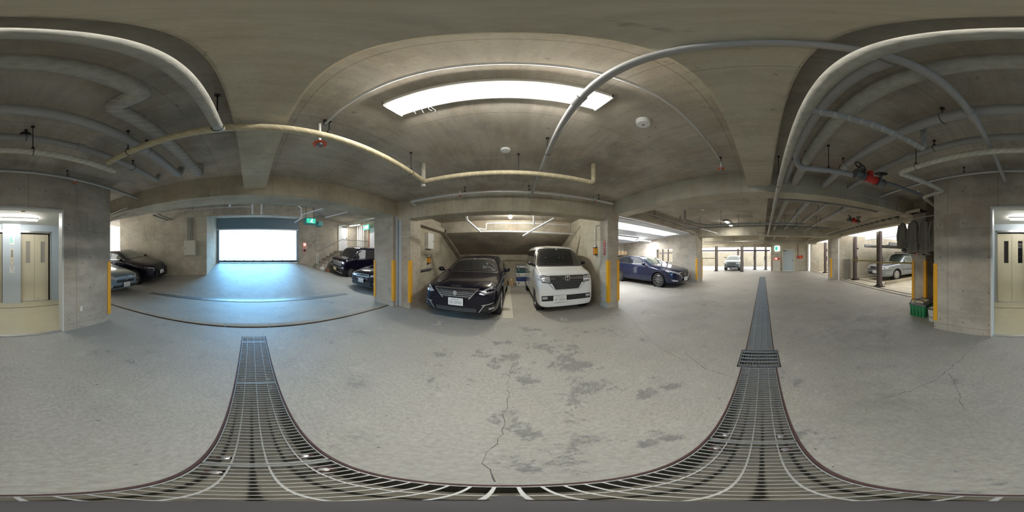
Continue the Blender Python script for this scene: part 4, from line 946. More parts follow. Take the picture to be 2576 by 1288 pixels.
def wheel_meshes(r, style, w=.20, mat='rim'):
    ri = r*.69
    rim = MB().lathe([(ri, .0), (ri, w*.42), (ri*.93, w*.46), (ri*.90, w*.34), (ri*.88, w*.05)], (0,0,0), 'x', 32, False)
    if style == 'many': n, wd, th = 15, .10, .05
    elif style == 'ten': n, wd, th = 10, .12, .06
    elif style == 'five': n, wd, th = 5, .26, .12
    else: n, wd, th = 7, .18, .09
    for k in range(n):
        a = 2*PI*k/n; c, s = math.cos(a), math.sin(a); wi = ri*wd*.8; wo = ri*wd*(1.1 if style != 'five' else 1.3)
        def P(rad, off, h): return (h, rad*c - off*s, rad*s + off*c)
        i0, i1 = ri*.14, ri*.92
        rim.add([P(i0,-wi,w*.30),P(i0,wi,w*.30),P(i1,wo,w*.42),P(i1,-wo,w*.42),P(i0,-wi,w*.18),P(i0,wi,w*.18),P(i1,wo,w*.30),P(i1,-wo,w*.30)],
                [(0,1,2,3),(4,7,6,5),(0,3,7,4),(1,5,6,2),(0,4,5,1),(3,2,6,7)])
    rim.lathe([(ri*.22, w*.2), (ri*.22, w*.33), (ri*.14, w*.37), (.01, w*.38)], (0,0,0), 'x', 20)
    m1 = rim.mesh('wheel', M[mat], True)
    m2 = MB().lathe([(ri*.98, w*.40), (ri*1.06, w*.48), (r*.93, w*.50), (r*.985, w*.40), (r, w*.2), (r, -w*.2), (r*.985, -w*.40), (r*.9, -w*.5), (ri, -w*.46)], (0,0,0), 'x', 40, False).mesh('tyre', M['tyre'], True)
    m3 = MB().lathe([(ri*.88, w*.06), (ri*.88, w*.1), (.01, w*.1)], (0,0,0), 'x', 28).mesh('brake_disc', M['black'], True)
    return m1, m2, m3
def car(label, sp, cat='car', name='car'):
    g = thing(name, label, cat)
    me = shell_mesh(sp)
    def sub(o):
        m = o.modifiers.new('s', 'SUBSURF'); m.levels = 2; m.render_levels = 2
    sh = evaluate(me, [sub])
    bm = bmesh.new(); bm.from_mesh(sh); bvh = BVHTree.FromBMesh(bm); bm.free()
    hw = sp['W']/2; r = sp['wr']
    cut = MB()
    for y in sp['wy']:
        for s in (-1, 1): cut.cyl((s*(hw-.24), y, r), (s*(hw+.2), y, r), r+.055, 36)
    cm = cut.mesh('cut'); co = bpy.data.objects.new('cut', cm); COL.objects.link(co)
    def boo(o):
        m = o.modifiers.new('b', 'BOOLEAN'); m.operation = 'DIFFERENCE'; m.object = co; m.solver = 'EXACT'
    body = evaluate(sh, [boo]); bpy.data.objects.remove(co)
    body.materials.clear(); body.materials.append(M[sp['paint']]); body.polygons.foreach_set('use_smooth', [True]*len(body.polygons)); body.set_sharp_from_angle(angle=math.radians(32))
    obj('body', body, None, g)
    wm_, tm, bd = wheel_meshes(r, sp.get('rim', 'seven'), mat=sp.get('rimmat', 'rim'))
    for y in sp['wy']:
        for s in (-1, 1):
            w = bpy.data.objects.new('wheel', wm_); COL.objects.link(w); w.parent = g; w.location = (s*(hw-.125), y, r)
            if s < 0: w.rotation_euler = (0, 0, PI)
            for nme, mm in (('tyre', tm), ('brake_disc', bd)):
                t = bpy.data.objects.new(nme, mm); COL.objects.link(t); t.parent = w
            obj('wheel_liner', MB().tube([(s*(hw-.235), y, r), (s*(hw-.03), y, r)], r+.05, 32, cap=False).cyl((s*(hw-.236), y, r), (s*(hw-.233), y, r), r+.05, 32), M['black'], g)
    gl = M[sp.get('glass', 'glassd')]
    for nme, polys, side, mat, lift in sp['decals']:
        m_ = M[mat] if isinstance(mat, str) else mat
        for pl_ in polys:
            if side == 'sides':
                for sd in ('R', 'L'): obj(nme, decal(bvh, [pl_], sd, lift), m_, g, True)
            elif side == 'pair':
                for pp in (pl_, mirp(pl_)): obj(nme, decal(bvh, [pp], 'front', lift), m_, g, True)
            else: obj(nme, decal(bvh, [pl_], side, lift), m_, g, True)
    mx, my, mz = sp['mirror']
    for s in (-1, 1):
        x = s*mx
        h = bmesh.new(); bmesh.ops.create_uvsphere(h, u_segments=16, v_segments=10, radius=1)
        for v in h.verts: v.co = Vector((v.co.x*sp.get('mirs', 1)*.10, v.co.y*.07, v.co.z*sp.get('mirs', 1)*.068)) + Vector((x, my, mz))
        hm = bpy.data.meshes.new('mirror'); h.to_mesh(hm); h.free(); hm.polygons.foreach_set('use_smooth', [True]*len(hm.polygons))
        mo = obj('mirror', hm, M[sp.get('mirpaint', sp['paint'])], g)
        obj('stay', MB().cyl((x-s*.04, my+.02, mz-.03), (x-s*.17, my+.03, mz-.07), .026, 10), M['black'], mo, True)
    if sp.get('plate'):
        px_, py_, pz_, pm = sp['plate']
        p = obj('number_plate', box(px_-.165, px_+.165, py_-.012, py_, pz_-.083, pz_+.083), M[pm], g, bevel=.004)
        obj('blurred_characters', MB().box(px_-.10, px_+.08, py_-.0135, py_-.012, pz_+.035, pz_+.058).box(px_-.13, px_-.06, py_-.0135, py_-.012, pz_-.045, pz_+.012).box(px_-.03, px_+.13, py_-.0135, py_-.012, pz_-.045, pz_+.012), plain_blur, p)
    if sp.get('rails'):
        y0, y1 = sp['rails']
        for s in (-1, 1):
            pts = []
            for i in range(9):
                y = y0+(y1-y0)*i/8; x = s*hw*(interp(sp['roofw'], y)*.93); hh = bvh.ray_cast(Vector((x, y, 4)), Vector((0,0,-1)))
                pts.append((x, y, (hh[0].z if hh[0] else interp(sp['top'], y)) + (.045 if 0 < i < 8 else .0)))
            obj('roof_rail', MB().tube(pts, .014, 8), M[sp.get('railmat', 'chrome')], g, True)
    for yh, zh in sp.get('handles', ()):
        for s, sd in ((1, 'R'), (-1, 'L')):
            h = bvh.ray_cast(Vector((s*3, yh, zh)), Vector((-s, 0, 0)))
            if h[0]: obj('door_handle', box(h[0].x-.012, h[0].x+.012, yh-.09, yh+.09, zh-.014, zh+.014) if 0 else MB().obox((h[0].x+s*.018, yh, zh), (.010, 0, 0), (0, .09, 0), (0, 0, .012)), M[sp.get('handmat', sp['paint'])], g, bevel=.006)
    for f in sp.get('extra', ()): f(g, bvh)
    return g
plain_blur = plain('blurred_plate_print', (.52, .53, .52), .6)
def place(g, x, y, z, rz=0, roll=0, pitch=0):
    g.location = (x, y, z); g.rotation_euler = (pitch, roll, rz); return g
def fproj(bvh, x, z, off=.0):
    h = bvh.ray_cast(Vector((x, -3, z)), Vector((0, 1, 0))); return Vector((x, (h[0].y if h[0] else 0)-off, z))

# --- black wagon
P308 = dict(L=4.58, W=1.84, paint='paintk', wr=.325, wy=(.86, 3.58), rim='seven', rails=(1.95, 4.15),
  st=[0, .05, .16, .35, .62, .95, 1.12, 1.3, 1.65, 1.85, 2.3, 2.9, 3.5, 4.0, 4.3, 4.48, 4.58],
  top=[(0,.70),(.05,.79),(.16,.84),(.35,.89),(.62,.94),(1.12,1.03),(1.65,1.33),(1.85,1.42),(2.3,1.47),(3.0,1.48),(4.0,1.42),(4.3,1.26),(4.48,1.0),(4.58,.88)],
  belt=[(0,.62),(.05,.72),(.16,.76),(.35,.80),(.62,.85),(1.12,.95),(1.85,.97),(3.0,.99),(4.0,1.01),(4.48,.92),(4.58,.82)],
  half=[(0,.70),(.05,.80),(.16,.885),(.35,.95),(.62,.985),(.95,1),(3.5,1),(4.2,.95),(4.58,.84)],
  roofw=[(0,.50),(.05,.60),(.35,.74),(.95,.82),(1.12,.83),(1.65,.74),(1.85,.70),(3.0,.68),(4.0,.64),(4.58,.6)],
  bottom=[(0,.26),(.05,.20),(.35,.17),(4.2,.18),(4.58,.34)], mirror=(.99, 1.38, 1.06), plate=(.02, -.035, .48, 'plate'), handles=((2.25,.86),(3.1,.88)),
  decals=[
   ('windscreen', [[(-.70,1.065),(.70,1.065),(.56,1.40),(.30,1.425),(-.30,1.425),(-.56,1.40)]], 'front', 'glassd', .006),
   ('side_window', [[(1.42,1.045),(2.42,1.035),(2.42,1.36),(2.05,1.35)]], 'sides', 'glassd', .005),
   ('side_window', [[(2.48,1.035),(3.42,1.045),(3.42,1.36),(2.48,1.365)]], 'sides', 'glassd', .005),
   ('quarter_window', [[(3.50,1.05),(4.12,1.10),(3.95,1.32),(3.50,1.355)]], 'sides', 'glassd', .005),
   ('window_trim', [seg((1.36,1.03),(2.5,1.018),.014), seg((2.5,1.018),(4.15,1.07),.014)], 'sides', 'chrome', .008),
   ('headlamp', [[(.50,.665),(.60,.645),(.86,.70),(.90,.80),(.84,.815),(.62,.76)]], 'pair', 'lens', .006),
   ('headlamp_ring', [seg((.64,.66),(.86,.715),.010), seg((.66,.74),(.85,.79),.008), seg((.72,.68),(.70,.76),.02), seg((.80,.70),(.79,.78),.02)], 'pair', 'black', .010),
   ('grille', [[(-.46,.75),(-.28,.555),(.28,.555),(.46,.75)]], 'front', 'black', .004),
   ('grille_bar', [seg((-.44,.715),(.44,.715),.012), seg((-.40,.675),(.40,.675),.012), seg((-.36,.635),(.36,.635),.012), seg((-.33,.595),(.33,.595),.012)], 'front', 'chrome', .010),
   ('grille_surround', [seg((-.50,.765),(.50,.765),.022), seg((-.50,.77),(-.29,.545),.02), seg((.50,.77),(.29,.545),.02)], 'front', 'chrome', .012),
   ('lower_intake', [q(-.46,.46,.255,.345)], 'front', 'black', .004),
   ('intake_bar', [seg((-.45,.30),(.45,.30),.010), seg((-.45,.27),(.45,.27),.008), seg((-.45,.335),(.45,.335),.008)], 'front', 'galvd', .010),
   ('fog_panel', [[(.54,.27),(.80,.30),(.84,.44),(.62,.40)]], 'pair', 'black', .005),
   ('fog_trim', [seg((.56,.42),(.84,.475),.018), seg((.50,.26),(.62,.43),.02)], 'pair', 'chrome', .010),
   ('fog_lamp', [q(.70,.80,.325,.365)], 'pair', 'lens', .010),
   ('bonnet_crease', [seg((-.44,.12),(-.66,1.02),.012), seg((.44,.12),(.66,1.02),.012)], 'top', 'glassd', .003),
   ('wiper_cowl', [q(-.68,.68,1.055,1.072)], 'front', 'black', .012),
   ('door_seam', [seg((1.36,.30),(1.30,1.0),.008), seg((2.45,.26),(2.45,1.0),.008), seg((3.50,.60),(3.42,1.02),.008)], 'sides', 'black', .002),
   ('sill_trim', [seg((1.30,.27),(3.15,.27),.03)], 'sides', 'black', .006)])
def ex308(g, bvh):
    me = text_mesh('PEUGEOT', .055, .003); me.materials.clear(); me.materials.append(M['chrome'])
    p = fproj(bvh, 0, .80, .006); me.transform(Matrix.Translation(p) @ Matrix.Rotation(PI/2-.5, 4, 'X')); obj('bonnet_lettering', me, None, g)
    p = fproj(bvh, 0, .665, .02); obj('emblem', MB().prism([(-.035,.05),(.03,.055),(.045,-.01),(.0,-.06),(-.04,-.02)], p.y-.01, p.y+.01, 'y').add([], []), M['chrome'], g).location = (0, 0, .665)
    obj('mirror_pod', box(-.05, .05, 1.78, 1.84, 1.36, 1.385), M['black'], g)
    sgt = fproj(bvh, -.10, 1.36, .01); obj('inspection_sticker', box(-.035, .0, sgt.y-.004, sgt.y, 1.345, 1.38), M['white'], g)
    for s in (-1, 1):
        a = fproj(bvh, s*.08+.02, 1.075, .02); b = fproj(bvh, s*.08+.52, 1.095, .025); obj('wiper', MB().tube([a, b], .008, 6), M['black'], g)
P308['extra'] = [ex308]
c = car('black wagon with chrome slatted grille parked left of the white van', P308)
place(c, -1.07, 3.25, 0, math.radians(-3.0))

# --- white kei van
NB = dict(L=3.395, W=1.49, paint='paintw', wr=.275, wy=(.56, 3.08), rim='seven', rimmat='rimd', mirpaint='black', mirs=.72,
  st=[0, .03, .10, .22, .40, .52, .62, .95, 1.10, 1.4, 2.0, 2.6, 3.1, 3.3, 3.37, 3.395],
  top=[(0,.84),(.03,.97),(.10,1.03),(.22,1.075),(.40,1.12),(.52,1.16),(.62,1.22),(.95,1.62),(1.10,1.73),(1.4,1.79),(2.6,1.80),(3.1,1.78),(3.3,1.70),(3.37,1.4),(3.395,1.1)],
  belt=[(0,.78),(.03,.90),(.10,.96),(.22,1.00),(.40,1.04),(.52,1.07),(.95,1.09),(3.3,1.12),(3.395,1.0)],
  half=[(0,.88),(.03,.93),(.10,.975),(.22,.99),(.40,1),(3.1,1),(3.3,.985),(3.395,.94)],
  roofw=[(0,.80),(.10,.88),(.40,.90),(.62,.91),(.95,.87),(1.10,.85),(2.6,.85),(3.395,.82)],
  bottom=[(0,.20),(.03,.17),(.3,.16),(3.2,.18),(3.395,.28)], mirror=(.81, .82, 1.24), plate=(-.20, -.03, .40, 'plate'), handles=((1.5,.98),(1.78,.98)),
  decals=[
   ('windscreen', [[(-.67,1.19),(.67,1.19),(.60,1.68),(.56,1.715),(-.56,1.715),(-.60,1.68)]], 'front', 'glassd', .006),
   ('quarter_window', [[(.66,1.16),(.88,1.15),(.99,1.60)]], 'sides', 'glassd', .005),
   ('side_window', [[(.96,1.14),(1.64,1.14),(1.64,1.64),(1.10,1.64)]], 'sides', 'glassd', .005),
   ('side_window', [q(1.70,2.55,1.14,1.64)], 'sides', 'glassd', .005), ('side_window', [[(2.61,1.14),(3.20,1.14),(3.16,1.60),(2.61,1.64)]], 'sides', 'glassd', .005),
   ('headlamp_surround', [[(.40,.775),(.735,.83),(.735,1.005),(.41,.955)]], 'pair', 'black', .003),
   ('headlamp', [[(.43,.80),(.725,.85),(.725,.985),(.44,.94)]], 'pair', 'lens', .008),
   ('headlamp_ring', [seg((.46,.935),(.70,.97),.016), seg((.70,.865),(.70,.965),.016), seg((.47,.87),(.66,.90),.012), seg((.47,.83),(.68,.86),.010), seg((.56,.84),(.56,.93),.010)], 'pair', 'silver', .013),
   ('grille', [[(-.46,.905),(-.30,.63),(.30,.63),(.46,.905)]], 'front', 'black', .005),
   ('grille_mesh', [seg((-.36,.79),(.36,.79),.005), seg((-.33,.75),(.33,.75),.005), seg((-.31,.71),(.31,.71),.005), seg((-.29,.67),(.29,.67),.005), seg((-.38,.83),(.38,.83),.005)], 'front', 'galvd', .008),
   ('grille_surround', [seg((-.49,.80),(-.31,.615),.014), seg((.49,.80),(.31,.615),.014), seg((-.31,.615),(.31,.615),.014)], 'front', 'chrome', .010),
   ('chrome_bar', [q(-.44,.44,.875,.925)], 'front', 'chrome', .013), ('upper_trim', [q(-.44,.44,.955,.975)], 'front', 'chrome', .010), ('trim_gap', [q(-.42,.42,.928,.952)], 'front', 'black', .006),
   ('lower_intake', [q(-.64,.64,.345,.48)], 'front', 'black', .004), ('fog_lamp', [q(.50,.62,.41,.455)], 'pair', 'lens', .010), ('fog_trim', [seg((.50,.395),(.63,.395),.01)], 'pair', 'chrome', .010),
   ('bumper_lip', [q(-.66,.66,.205,.235)], 'front', 'paintw', .02),
   ('windscreen_cowl', [q(-.66,.66,1.165,1.187)], 'front', 'black', .006),
   ('door_seam', [seg((.90,.30),(.90,1.10),.008), seg((1.66,.28),(1.66,1.7),.008), seg((2.58,.60),(2.58,1.7),.008), seg((1.7,.92),(3.2,.92),.006)], 'sides', 'black', .002),
   ('black_pillar', [seg((1.67,1.14),(1.67,1.64),.05), seg((2.58,1.14),(2.58,1.62),.05)], 'sides', 'black', .004)])
def exnb(g, bvh):
    p = fproj(bvh, 0, .90, .02)
    e = obj('emblem', MB().prism([(-.062,.048),(-.052,.056),(.052,.056),(.062,.048),(.050,-.048),(.042,-.055),(-.042,-.055),(-.050,-.048)], -.006, .008, 'y'), M['chrome'], g, bevel=.003); e.location = p
    h = obj('letter_h', MB().prism([(-.044,.042),(-.020,.042),(-.016,.008),(.016,.008),(.020,.042),(.044,.042),(.034,-.044),(.016,-.044),(.014,-.012),(-.014,-.012),(-.016,-.044),(-.034,-.044)], -.016, -.006, 'y'), M['black'], e)
    obj('radar_panel', box(-.30, -.12, p.y-.006, p.y+.01, .885, .922), M['black'], g)
    q_ = fproj(bvh, 0, 1.64, .008); obj('inspection_sticker', box(-.02, .02, q_.y-.003, q_.y, 1.63, 1.665), M['white'], g)
    for x in (-.38, .02, .14): r_ = fproj(bvh, x, 1.40, .007); obj('painted_glint', box(x-.008, x+.008, r_.y-.002, r_.y, 1.395, 1.41), M['white'], g)  # small white chips on the windscreen, painted in as light glints
NB['extra'] = [exnb]
c = car('tall white boxy kei van with dark hexagonal grille', NB)
place(c, 1.45, 3.74, 0, math.radians(-1.2))

# --- navy wagon
MZ = dict(L=4.80, W=1.84, paint='paintn', wr=.335, wy=(.93, 3.68), rim='ten', rimmat='rimd', rails=(2.2, 4.3),
  st=[0, .05, .18, .4, .8, 1.2, 1.42, 1.7, 2.05, 2.3, 2.8, 3.4, 4.0, 4.4, 4.65, 4.75, 4.80],
  top=[(0,.66),(.05,.74),(.18,.82),(.4,.88),(.8,.95),(1.42,1.05),(2.05,1.36),(2.3,1.43),(2.8,1.46),(3.4,1.46),(4.2,1.38),(4.5,1.22),(4.75,.95),(4.80,.85)],
  belt=[(0,.58),(.05,.66),(.18,.73),(.4,.79),(.8,.85),(1.42,.95),(2.3,.98),(3.4,1.0),(4.4,1.02),(4.8,.85)],
  half=[(0,.64),(.05,.76),(.18,.87),(.4,.95),(.8,.99),(1.2,1),(3.8,1),(4.4,.95),(4.8,.82)],
  roofw=[(0,.45),(.18,.66),(.8,.80),(1.42,.82),(2.05,.72),(2.3,.68),(3.4,.67),(4.2,.63),(4.8,.58)],
  bottom=[(0,.26),(.05,.20),(.4,.17),(4.5,.20),(4.8,.36)], mirror=(1.0, 1.72, 1.06), plate=(0, -.04, .38, 'plate'), handles=((2.55,.86),(3.45,.90)),
  decals=[('windscreen', [[(-.68,1.085),(.68,1.085),(.56,1.37),(.3,1.41),(-.3,1.41),(-.56,1.37)]], 'front', 'glassg', .006),
   ('side_window', [[(1.78,1.06),(2.72,1.06),(2.72,1.36),(2.40,1.345)]], 'sides', 'glassd', .005), ('side_window', [[(2.79,1.06),(3.62,1.075),(3.60,1.345),(2.79,1.36)]], 'sides', 'glassd', .005),
   ('quarter_window', [[(3.70,1.08),(4.28,1.13),(4.05,1.29),(3.70,1.335)]], 'sides', 'glassd', .005),
   ('window_trim', [seg((1.70,1.045),(2.8,1.043),.014), seg((2.8,1.043),(4.3,1.10),.014)], 'sides', 'chrome', .008),
   ('headlamp', [[(.42,.64),(.56,.63),(.84,.72),(.88,.78),(.80,.775),(.50,.70)]], 'pair', 'lens', .007), ('headlamp_side', [[(.14,.70),(.55,.78),(.50,.80),(.16,.76)]], 'sides', 'lens', .006),
   ('grille', [[(-.42,.66),(-.36,.48),(0,.40),(.36,.48),(.42,.66),(.30,.72),(-.30,.72)]], 'front', 'black', .004),
   ('grille_wing', [seg((-.62,.66),(-.38,.56),.03), seg((-.40,.58),(-.30,.43),.03), seg((-.31,.44),(.31,.44),.022), seg((.40,.58),(.30,.43),.03), seg((.62,.66),(.38,.56),.03)], 'front', 'chrome', .012),
   ('lower_intake', [q(-.50,.50,.26,.32)], 'front', 'black', .004), ('fog_panel', [[(.60,.30),(.78,.32),(.82,.40),(.62,.36)]], 'pair', 'lens', .006),
   ('door_seam', [seg((1.66,.30),(1.60,1.0),.008), seg((2.75,.26),(2.75,1.0),.008), seg((3.72,.62),(3.66,1.04),.008)], 'sides', 'black', .002),
   ('body_crease', [seg((1.35,.33),(3.35,.40),.012)], 'sides', 'glassd', .003), ('sill_trim', [seg((1.38,.24),(3.25,.24),.03)], 'sides', 'black', .006)])
def emz(g, bvh):
    p = fproj(bvh, 0, .58, .02); obj('emblem', MB().ring(p, .055, .007, 'y', 24, 6).tube([p+Vector((-.05,0,.02)), p+Vector((0,0,-.015)), p+Vector((.05,0,.02))], .006, 6), M['chrome'], g, True)
MZ['extra'] = [emz]
c = car('navy blue wagon with dark ten spoke wheels in the bay right of the pier', MZ)
place(c, 6.87, 3.57, 0)

# --- silver boxy wagon on the lift
FO = dict(L=4.45, W=1.73, paint='paints', wr=.315, wy=(.98, 3.50), rim='many', glass='glassg', rails=(2.0, 4.0), railmat='galvd',
  st=[0, .04, .15, .4, .8, 1.1, 1.25, 1.5, 1.8, 1.95, 2.5, 3.2, 3.9, 4.2, 4.38, 4.45],
  top=[(0,.78),(.04,.86),(.15,.92),(.4,.96),(.8,.99),(1.25,1.05),(1.8,1.50),(1.95,1.57),(2.5,1.60),(3.9,1.58),(4.2,1.45),(4.38,1.0),(4.45,.8)],
  belt=[(0,.70),(.04,.80),(.15,.85),(.4,.88),(1.25,.96),(3.9,1.0),(4.38,.95),(4.45,.75)],
  half=[(0,.82),(.04,.90),(.15,.95),(.4,.985),(.8,1),(3.9,1),(4.3,.97),(4.45,.88)],
  roofw=[(0,.68),(.15,.80),(.8,.85),(1.25,.85),(1.8,.76),(1.95,.73),(3.9,.72),(4.45,.7)],
  bottom=[(0,.30),(.04,.24),(.4,.20),(4.2,.24),(4.45,.38)], mirror=(.95, 1.55, 1.10), plate=(0, -.03, .50, 'plate'), handles=((2.35,.88),(3.2,.90)), handmat='paints', mirpaint='paints',
  decals=[('windscreen', [[(-.68,1.08),(.68,1.08),(.58,1.50),(-.58,1.50)]], 'front', 'glassg', .006),
   ('side_window', [[(1.52,1.04),(2.46,1.04),(2.46,1.49),(1.98,1.48)]], 'sides', 'glassg', .005), ('side_window', [q(2.53,3.35,1.04,1.49)], 'sides', 'glassd', .005), ('quarter_window', [[(3.42,1.05),(4.12,1.08),(4.0,1.44),(3.42,1.49)]], 'sides', 'glassd', .005),
   ('headlamp', [[(.46,.68),(.76,.68),(.80,.82),(.47,.80)]], 'pair', 'lens', .008), ('headlamp_side', [[(.10,.69),(.30,.72),(.32,.80),(.10,.82)]], 'sides', 'lens', .006), ('grille', [q(-.42,.42,.68,.80)], 'front', 'black', .005),
   ('grille_bar', [seg((-.40,.74),(.40,.74),.012)], 'front', 'chrome', .010), ('lower_intake', [q(-.62,.62,.34,.48)], 'front', 'black', .004),
   ('bumper_strip', [seg((-.74,.62),(.74,.62),.03)], 'front', 'rimd', .008), ('bonnet_scoop', [q(-.34,.34,.62,.70)], 'top', 'black', .02),
   ('door_seam', [seg((1.44,.36),(1.42,1.0),.008), seg((2.5,.34),(2.5,1.02),.008), seg((3.45,.6),(3.4,1.04),.008)], 'sides', 'black', .002), ('side_moulding', [seg((1.44,.60),(3.05,.60),.05)], 'sides', 'rimd', .006), ('arch_trim', [seg((.12,.62),(.50,.62),.03)], 'sides', 'rimd', .006)])
def efo(g, bvh):
    [obj('roof_carrier', MB().tube([(-.62, yy, 1.66), (.62, yy, 1.66)], .02, 8), M['rod'], g) for yy in (2.3, 3.3)]
    obj('ski_box', box(.10, .55, 2.1, 3.9, 1.69, 1.92), M['paintn'], g, bevel=.07)
FO['extra'] = [efo]
c = car('silver boxy wagon with many spoke wheels on the car lift behind the striped chain bar', FO)
place(c, 7.30, -5.98, .04, PI)

# --- black suv, ramp hall
LX = dict(MZ); LX.update(L=4.62, W=1.86, paint='paintk', wr=.36, rails=None, rim='five', rimmat='rim', plate=(0, -.04, .55, 'plate'), glass='glassg')
def up(prof, k, s=1): return [(y*s, z*k) for y, z in prof]
LX['top'] = up(MZ['top'], 1.13, .962); LX['belt'] = up(MZ['belt'], 1.12, .962); LX['bottom'] = up(MZ['bottom'], 1.2, .962); LX['st'] = [y*.962 for y in MZ['st']]
LX['wy'] = (.93, 3.6); LX['half'] = up(MZ['half'], 1, .962); LX['roofw'] = up(MZ['roofw'], 1, .962); LX['mirror'] = (1.0, 1.66, 1.19); LX['handles'] = ((2.45, .98), (3.3, 1.02))
LX['decals'] = [('windscreen', [[(-.68,1.23),(.68,1.23),(.56,1.54),(.3,1.58),(-.3,1.58),(-.56,1.54)]], 'front', 'glassg', .006),
   ('side_window', [[(1.72,1.20),(2.62,1.20),(2.62,1.52),(2.32,1.51)]], 'sides', 'glassg', .005), ('side_window', [[(2.69,1.20),(3.5,1.22),(3.46,1.50),(2.69,1.52)]], 'sides', 'glassd', .005),
   ('headlamp', [[(.48,.74),(.82,.82),(.86,.88),(.52,.80)]], 'pair', 'lens', .007), ('grille', [[(-.30,.84),(-.20,.66),(-.40,.36),(.40,.36),(.20,.66),(.30,.84)]], 'front', 'glassd', .004),
   ('grille_surround', [seg((-.31,.85),(-.20,.66),.02), seg((-.20,.66),(-.42,.35),.02), seg((.31,.85),(.20,.66),.02), seg((.20,.66),(.42,.35),.02)], 'front', 'galvd', .010),
   ('lower_trim', [seg((-.70,.28),(.70,.28),.02)], 'front', 'chrome', .010), ('window_trim', [seg((1.6,1.18),(3.6,1.19),.014)], 'sides', 'chrome', .008), ('door_seam', [seg((1.6,.4),(1.55,1.1),.008), seg((2.65,.35),(2.65,1.15),.008)], 'sides', 'glassd', .002)]
LX['extra'] = [emz]
c = car('black suv nosing out before the pale concrete wall of the ramp hall', LX)
place(c, -6.75, -4.12, fz(-6.75, -6)*1.0, PI, math.radians(-7))
c['z'] = 0; del c['z']

# --- pale blue sedan, only its corner shows beside the lobby wall
SB = dict(MZ); SB.update(paint='paintb', rails=None, rim='five', rimmat='rim', mirpaint='paintb', decals=[
   ('windscreen', [[(-.68,1.085),(.68,1.085),(.56,1.37),(-.56,1.37)]], 'front', 'glassg', .006), ('side_window', [[(1.78,1.06),(2.72,1.06),(2.72,1.36),(2.40,1.345)]], 'sides', 'glassd', .005),
   ('headlamp', [[(.40,.60),(.62,.60),(.86,.70),(.88,.78),(.60,.72)]], 'pair', 'lens', .007), ('grille', [q(-.45,.45,.46,.56)], 'front', 'black', .005), ('lower_intake', [q(-.62,.62,.27,.36)], 'front', 'black', .005), ('fog_lamp', [q(.64,.76,.33,.38)], 'pair', 'lens', .008), ('lip_trim', [seg((-.66,.23),(.66,.23),.02)], 'front', 'chrome', .010)])
c = car('pale blue sedan corner showing beside the guard of the lobby wall', SB)
place(c, -4.38, -4.22, .02, PI)

# --- sports sedan with bonnet scoop and boxy black van, ramp hall right side
SU = dict(MZ); SU.update(paint='paintk', rails=None, rim='five', plate=(0, -.04, .46, 'plate'))
SU['half'] = [(0,.78),(.05,.86),(.18,.92),(.4,.97),(.8,1),(3.8,1),(4.8,.85)]
SU['decals'] = [('windscreen', [[(-.68,1.085),(.68,1.085),(.56,1.37),(-.56,1.37)]], 'front', 'glassd', .006), ('side_window', [[(1.78,1.06),(2.72,1.06),(2.72,1.36),(2.40,1.345)]], 'sides', 'glassd', .005),
   ('headlamp', [[(.46,.62),(.80,.66),(.86,.74),(.74,.74),(.50,.70)]], 'pair', 'lens', .008), ('grille', [[(-.36,.70),(-.42,.62),(-.34,.54),(.34,.54),(.42,.62),(.36,.70)]], 'front', 'black', .005),
   ('grille_bar', [seg((-.40,.62),(.40,.62),.03)], 'front', 'silver', .010), ('grille_surround', [seg((-.37,.71),(.37,.71),.016), seg((-.43,.62),(-.36,.71),.016), seg((.43,.62),(.36,.71),.016), seg((-.35,.53),(.35,.53),.012)], 'front', 'silver', .012),
   ('lower_intake', [q(-.50,.50,.27,.42)], 'front', 'black', .005), ('lip_trim', [seg((-.70,.235),(.70,.235),.02)], 'front', 'silver', .012), ('fog_lamp', [q(.66,.74,.34,.41)], 'pair', 'lens', .008)]
def scoop(g, bvh):
    z = interp(SU['top'], .95); obj('bonnet_scoop', MB().add([(-.34,.72,z-.01),(.34,.72,z-.01),(.30,1.25,z+.02),(-.30,1.25,z+.02),(-.30,.76,z+.06),(.30,.76,z+.06),(.26,1.25,z+.045),(-.26,1.25,z+.045)], [(0,1,5,4),(4,5,6,7),(0,4,7,3),(1,2,6,5),(3,7,6,2)]), M['paintk'], g, True)
    obj('scoop_mouth', box(-.27, .27, .722, .735, z, z+.045), M['black'], g)
SU['extra'] = [scoop, emz]
c = car('black sports sedan with bonnet scoop half hidden by the joint pier', SU)
place(c, -5.12, 4.12, .02, 0, math.radians(1.2))
KB = dict(NB); KB.update(paint='paintk', mirpaint='paintk', rim='five', plate=(-.12, -.035, .40, 'platey'), extra=[])
KB['decals'] = [d for d in NB['decals'] if d[0] in ('windscreen', 'side_window', 'quarter_window', 'door_seam')] + [
   ('grille', [q(-.48,.48,.60,.90)], 'front', 'black', .005), ('grille_bar', [seg((-.46,.66+.07*k),(.46,.66+.07*k),.03) for k in range(4)], 'front', 'silver', .012), ('headlamp', [q(.50,.68,.80,.92)], 'pair', 'lens', .010), ('fog_lamp', [q(.52,.66,.52,.62)], 'pair', 'lens', .010),
   ('lip_trim', [seg((-.6,.24),(.6,.24),.03), seg((-.5,.52),(.5,.52),.025)], 'front', 'silver', .014)]
c = car('black boxy kei van with silver barred grille before the landing', KB)
place(c, -8.05, 4.62, fz(-8.05, 4.9)-.02, 0, math.radians(8)); c.scale = (1.05, .92, .93)
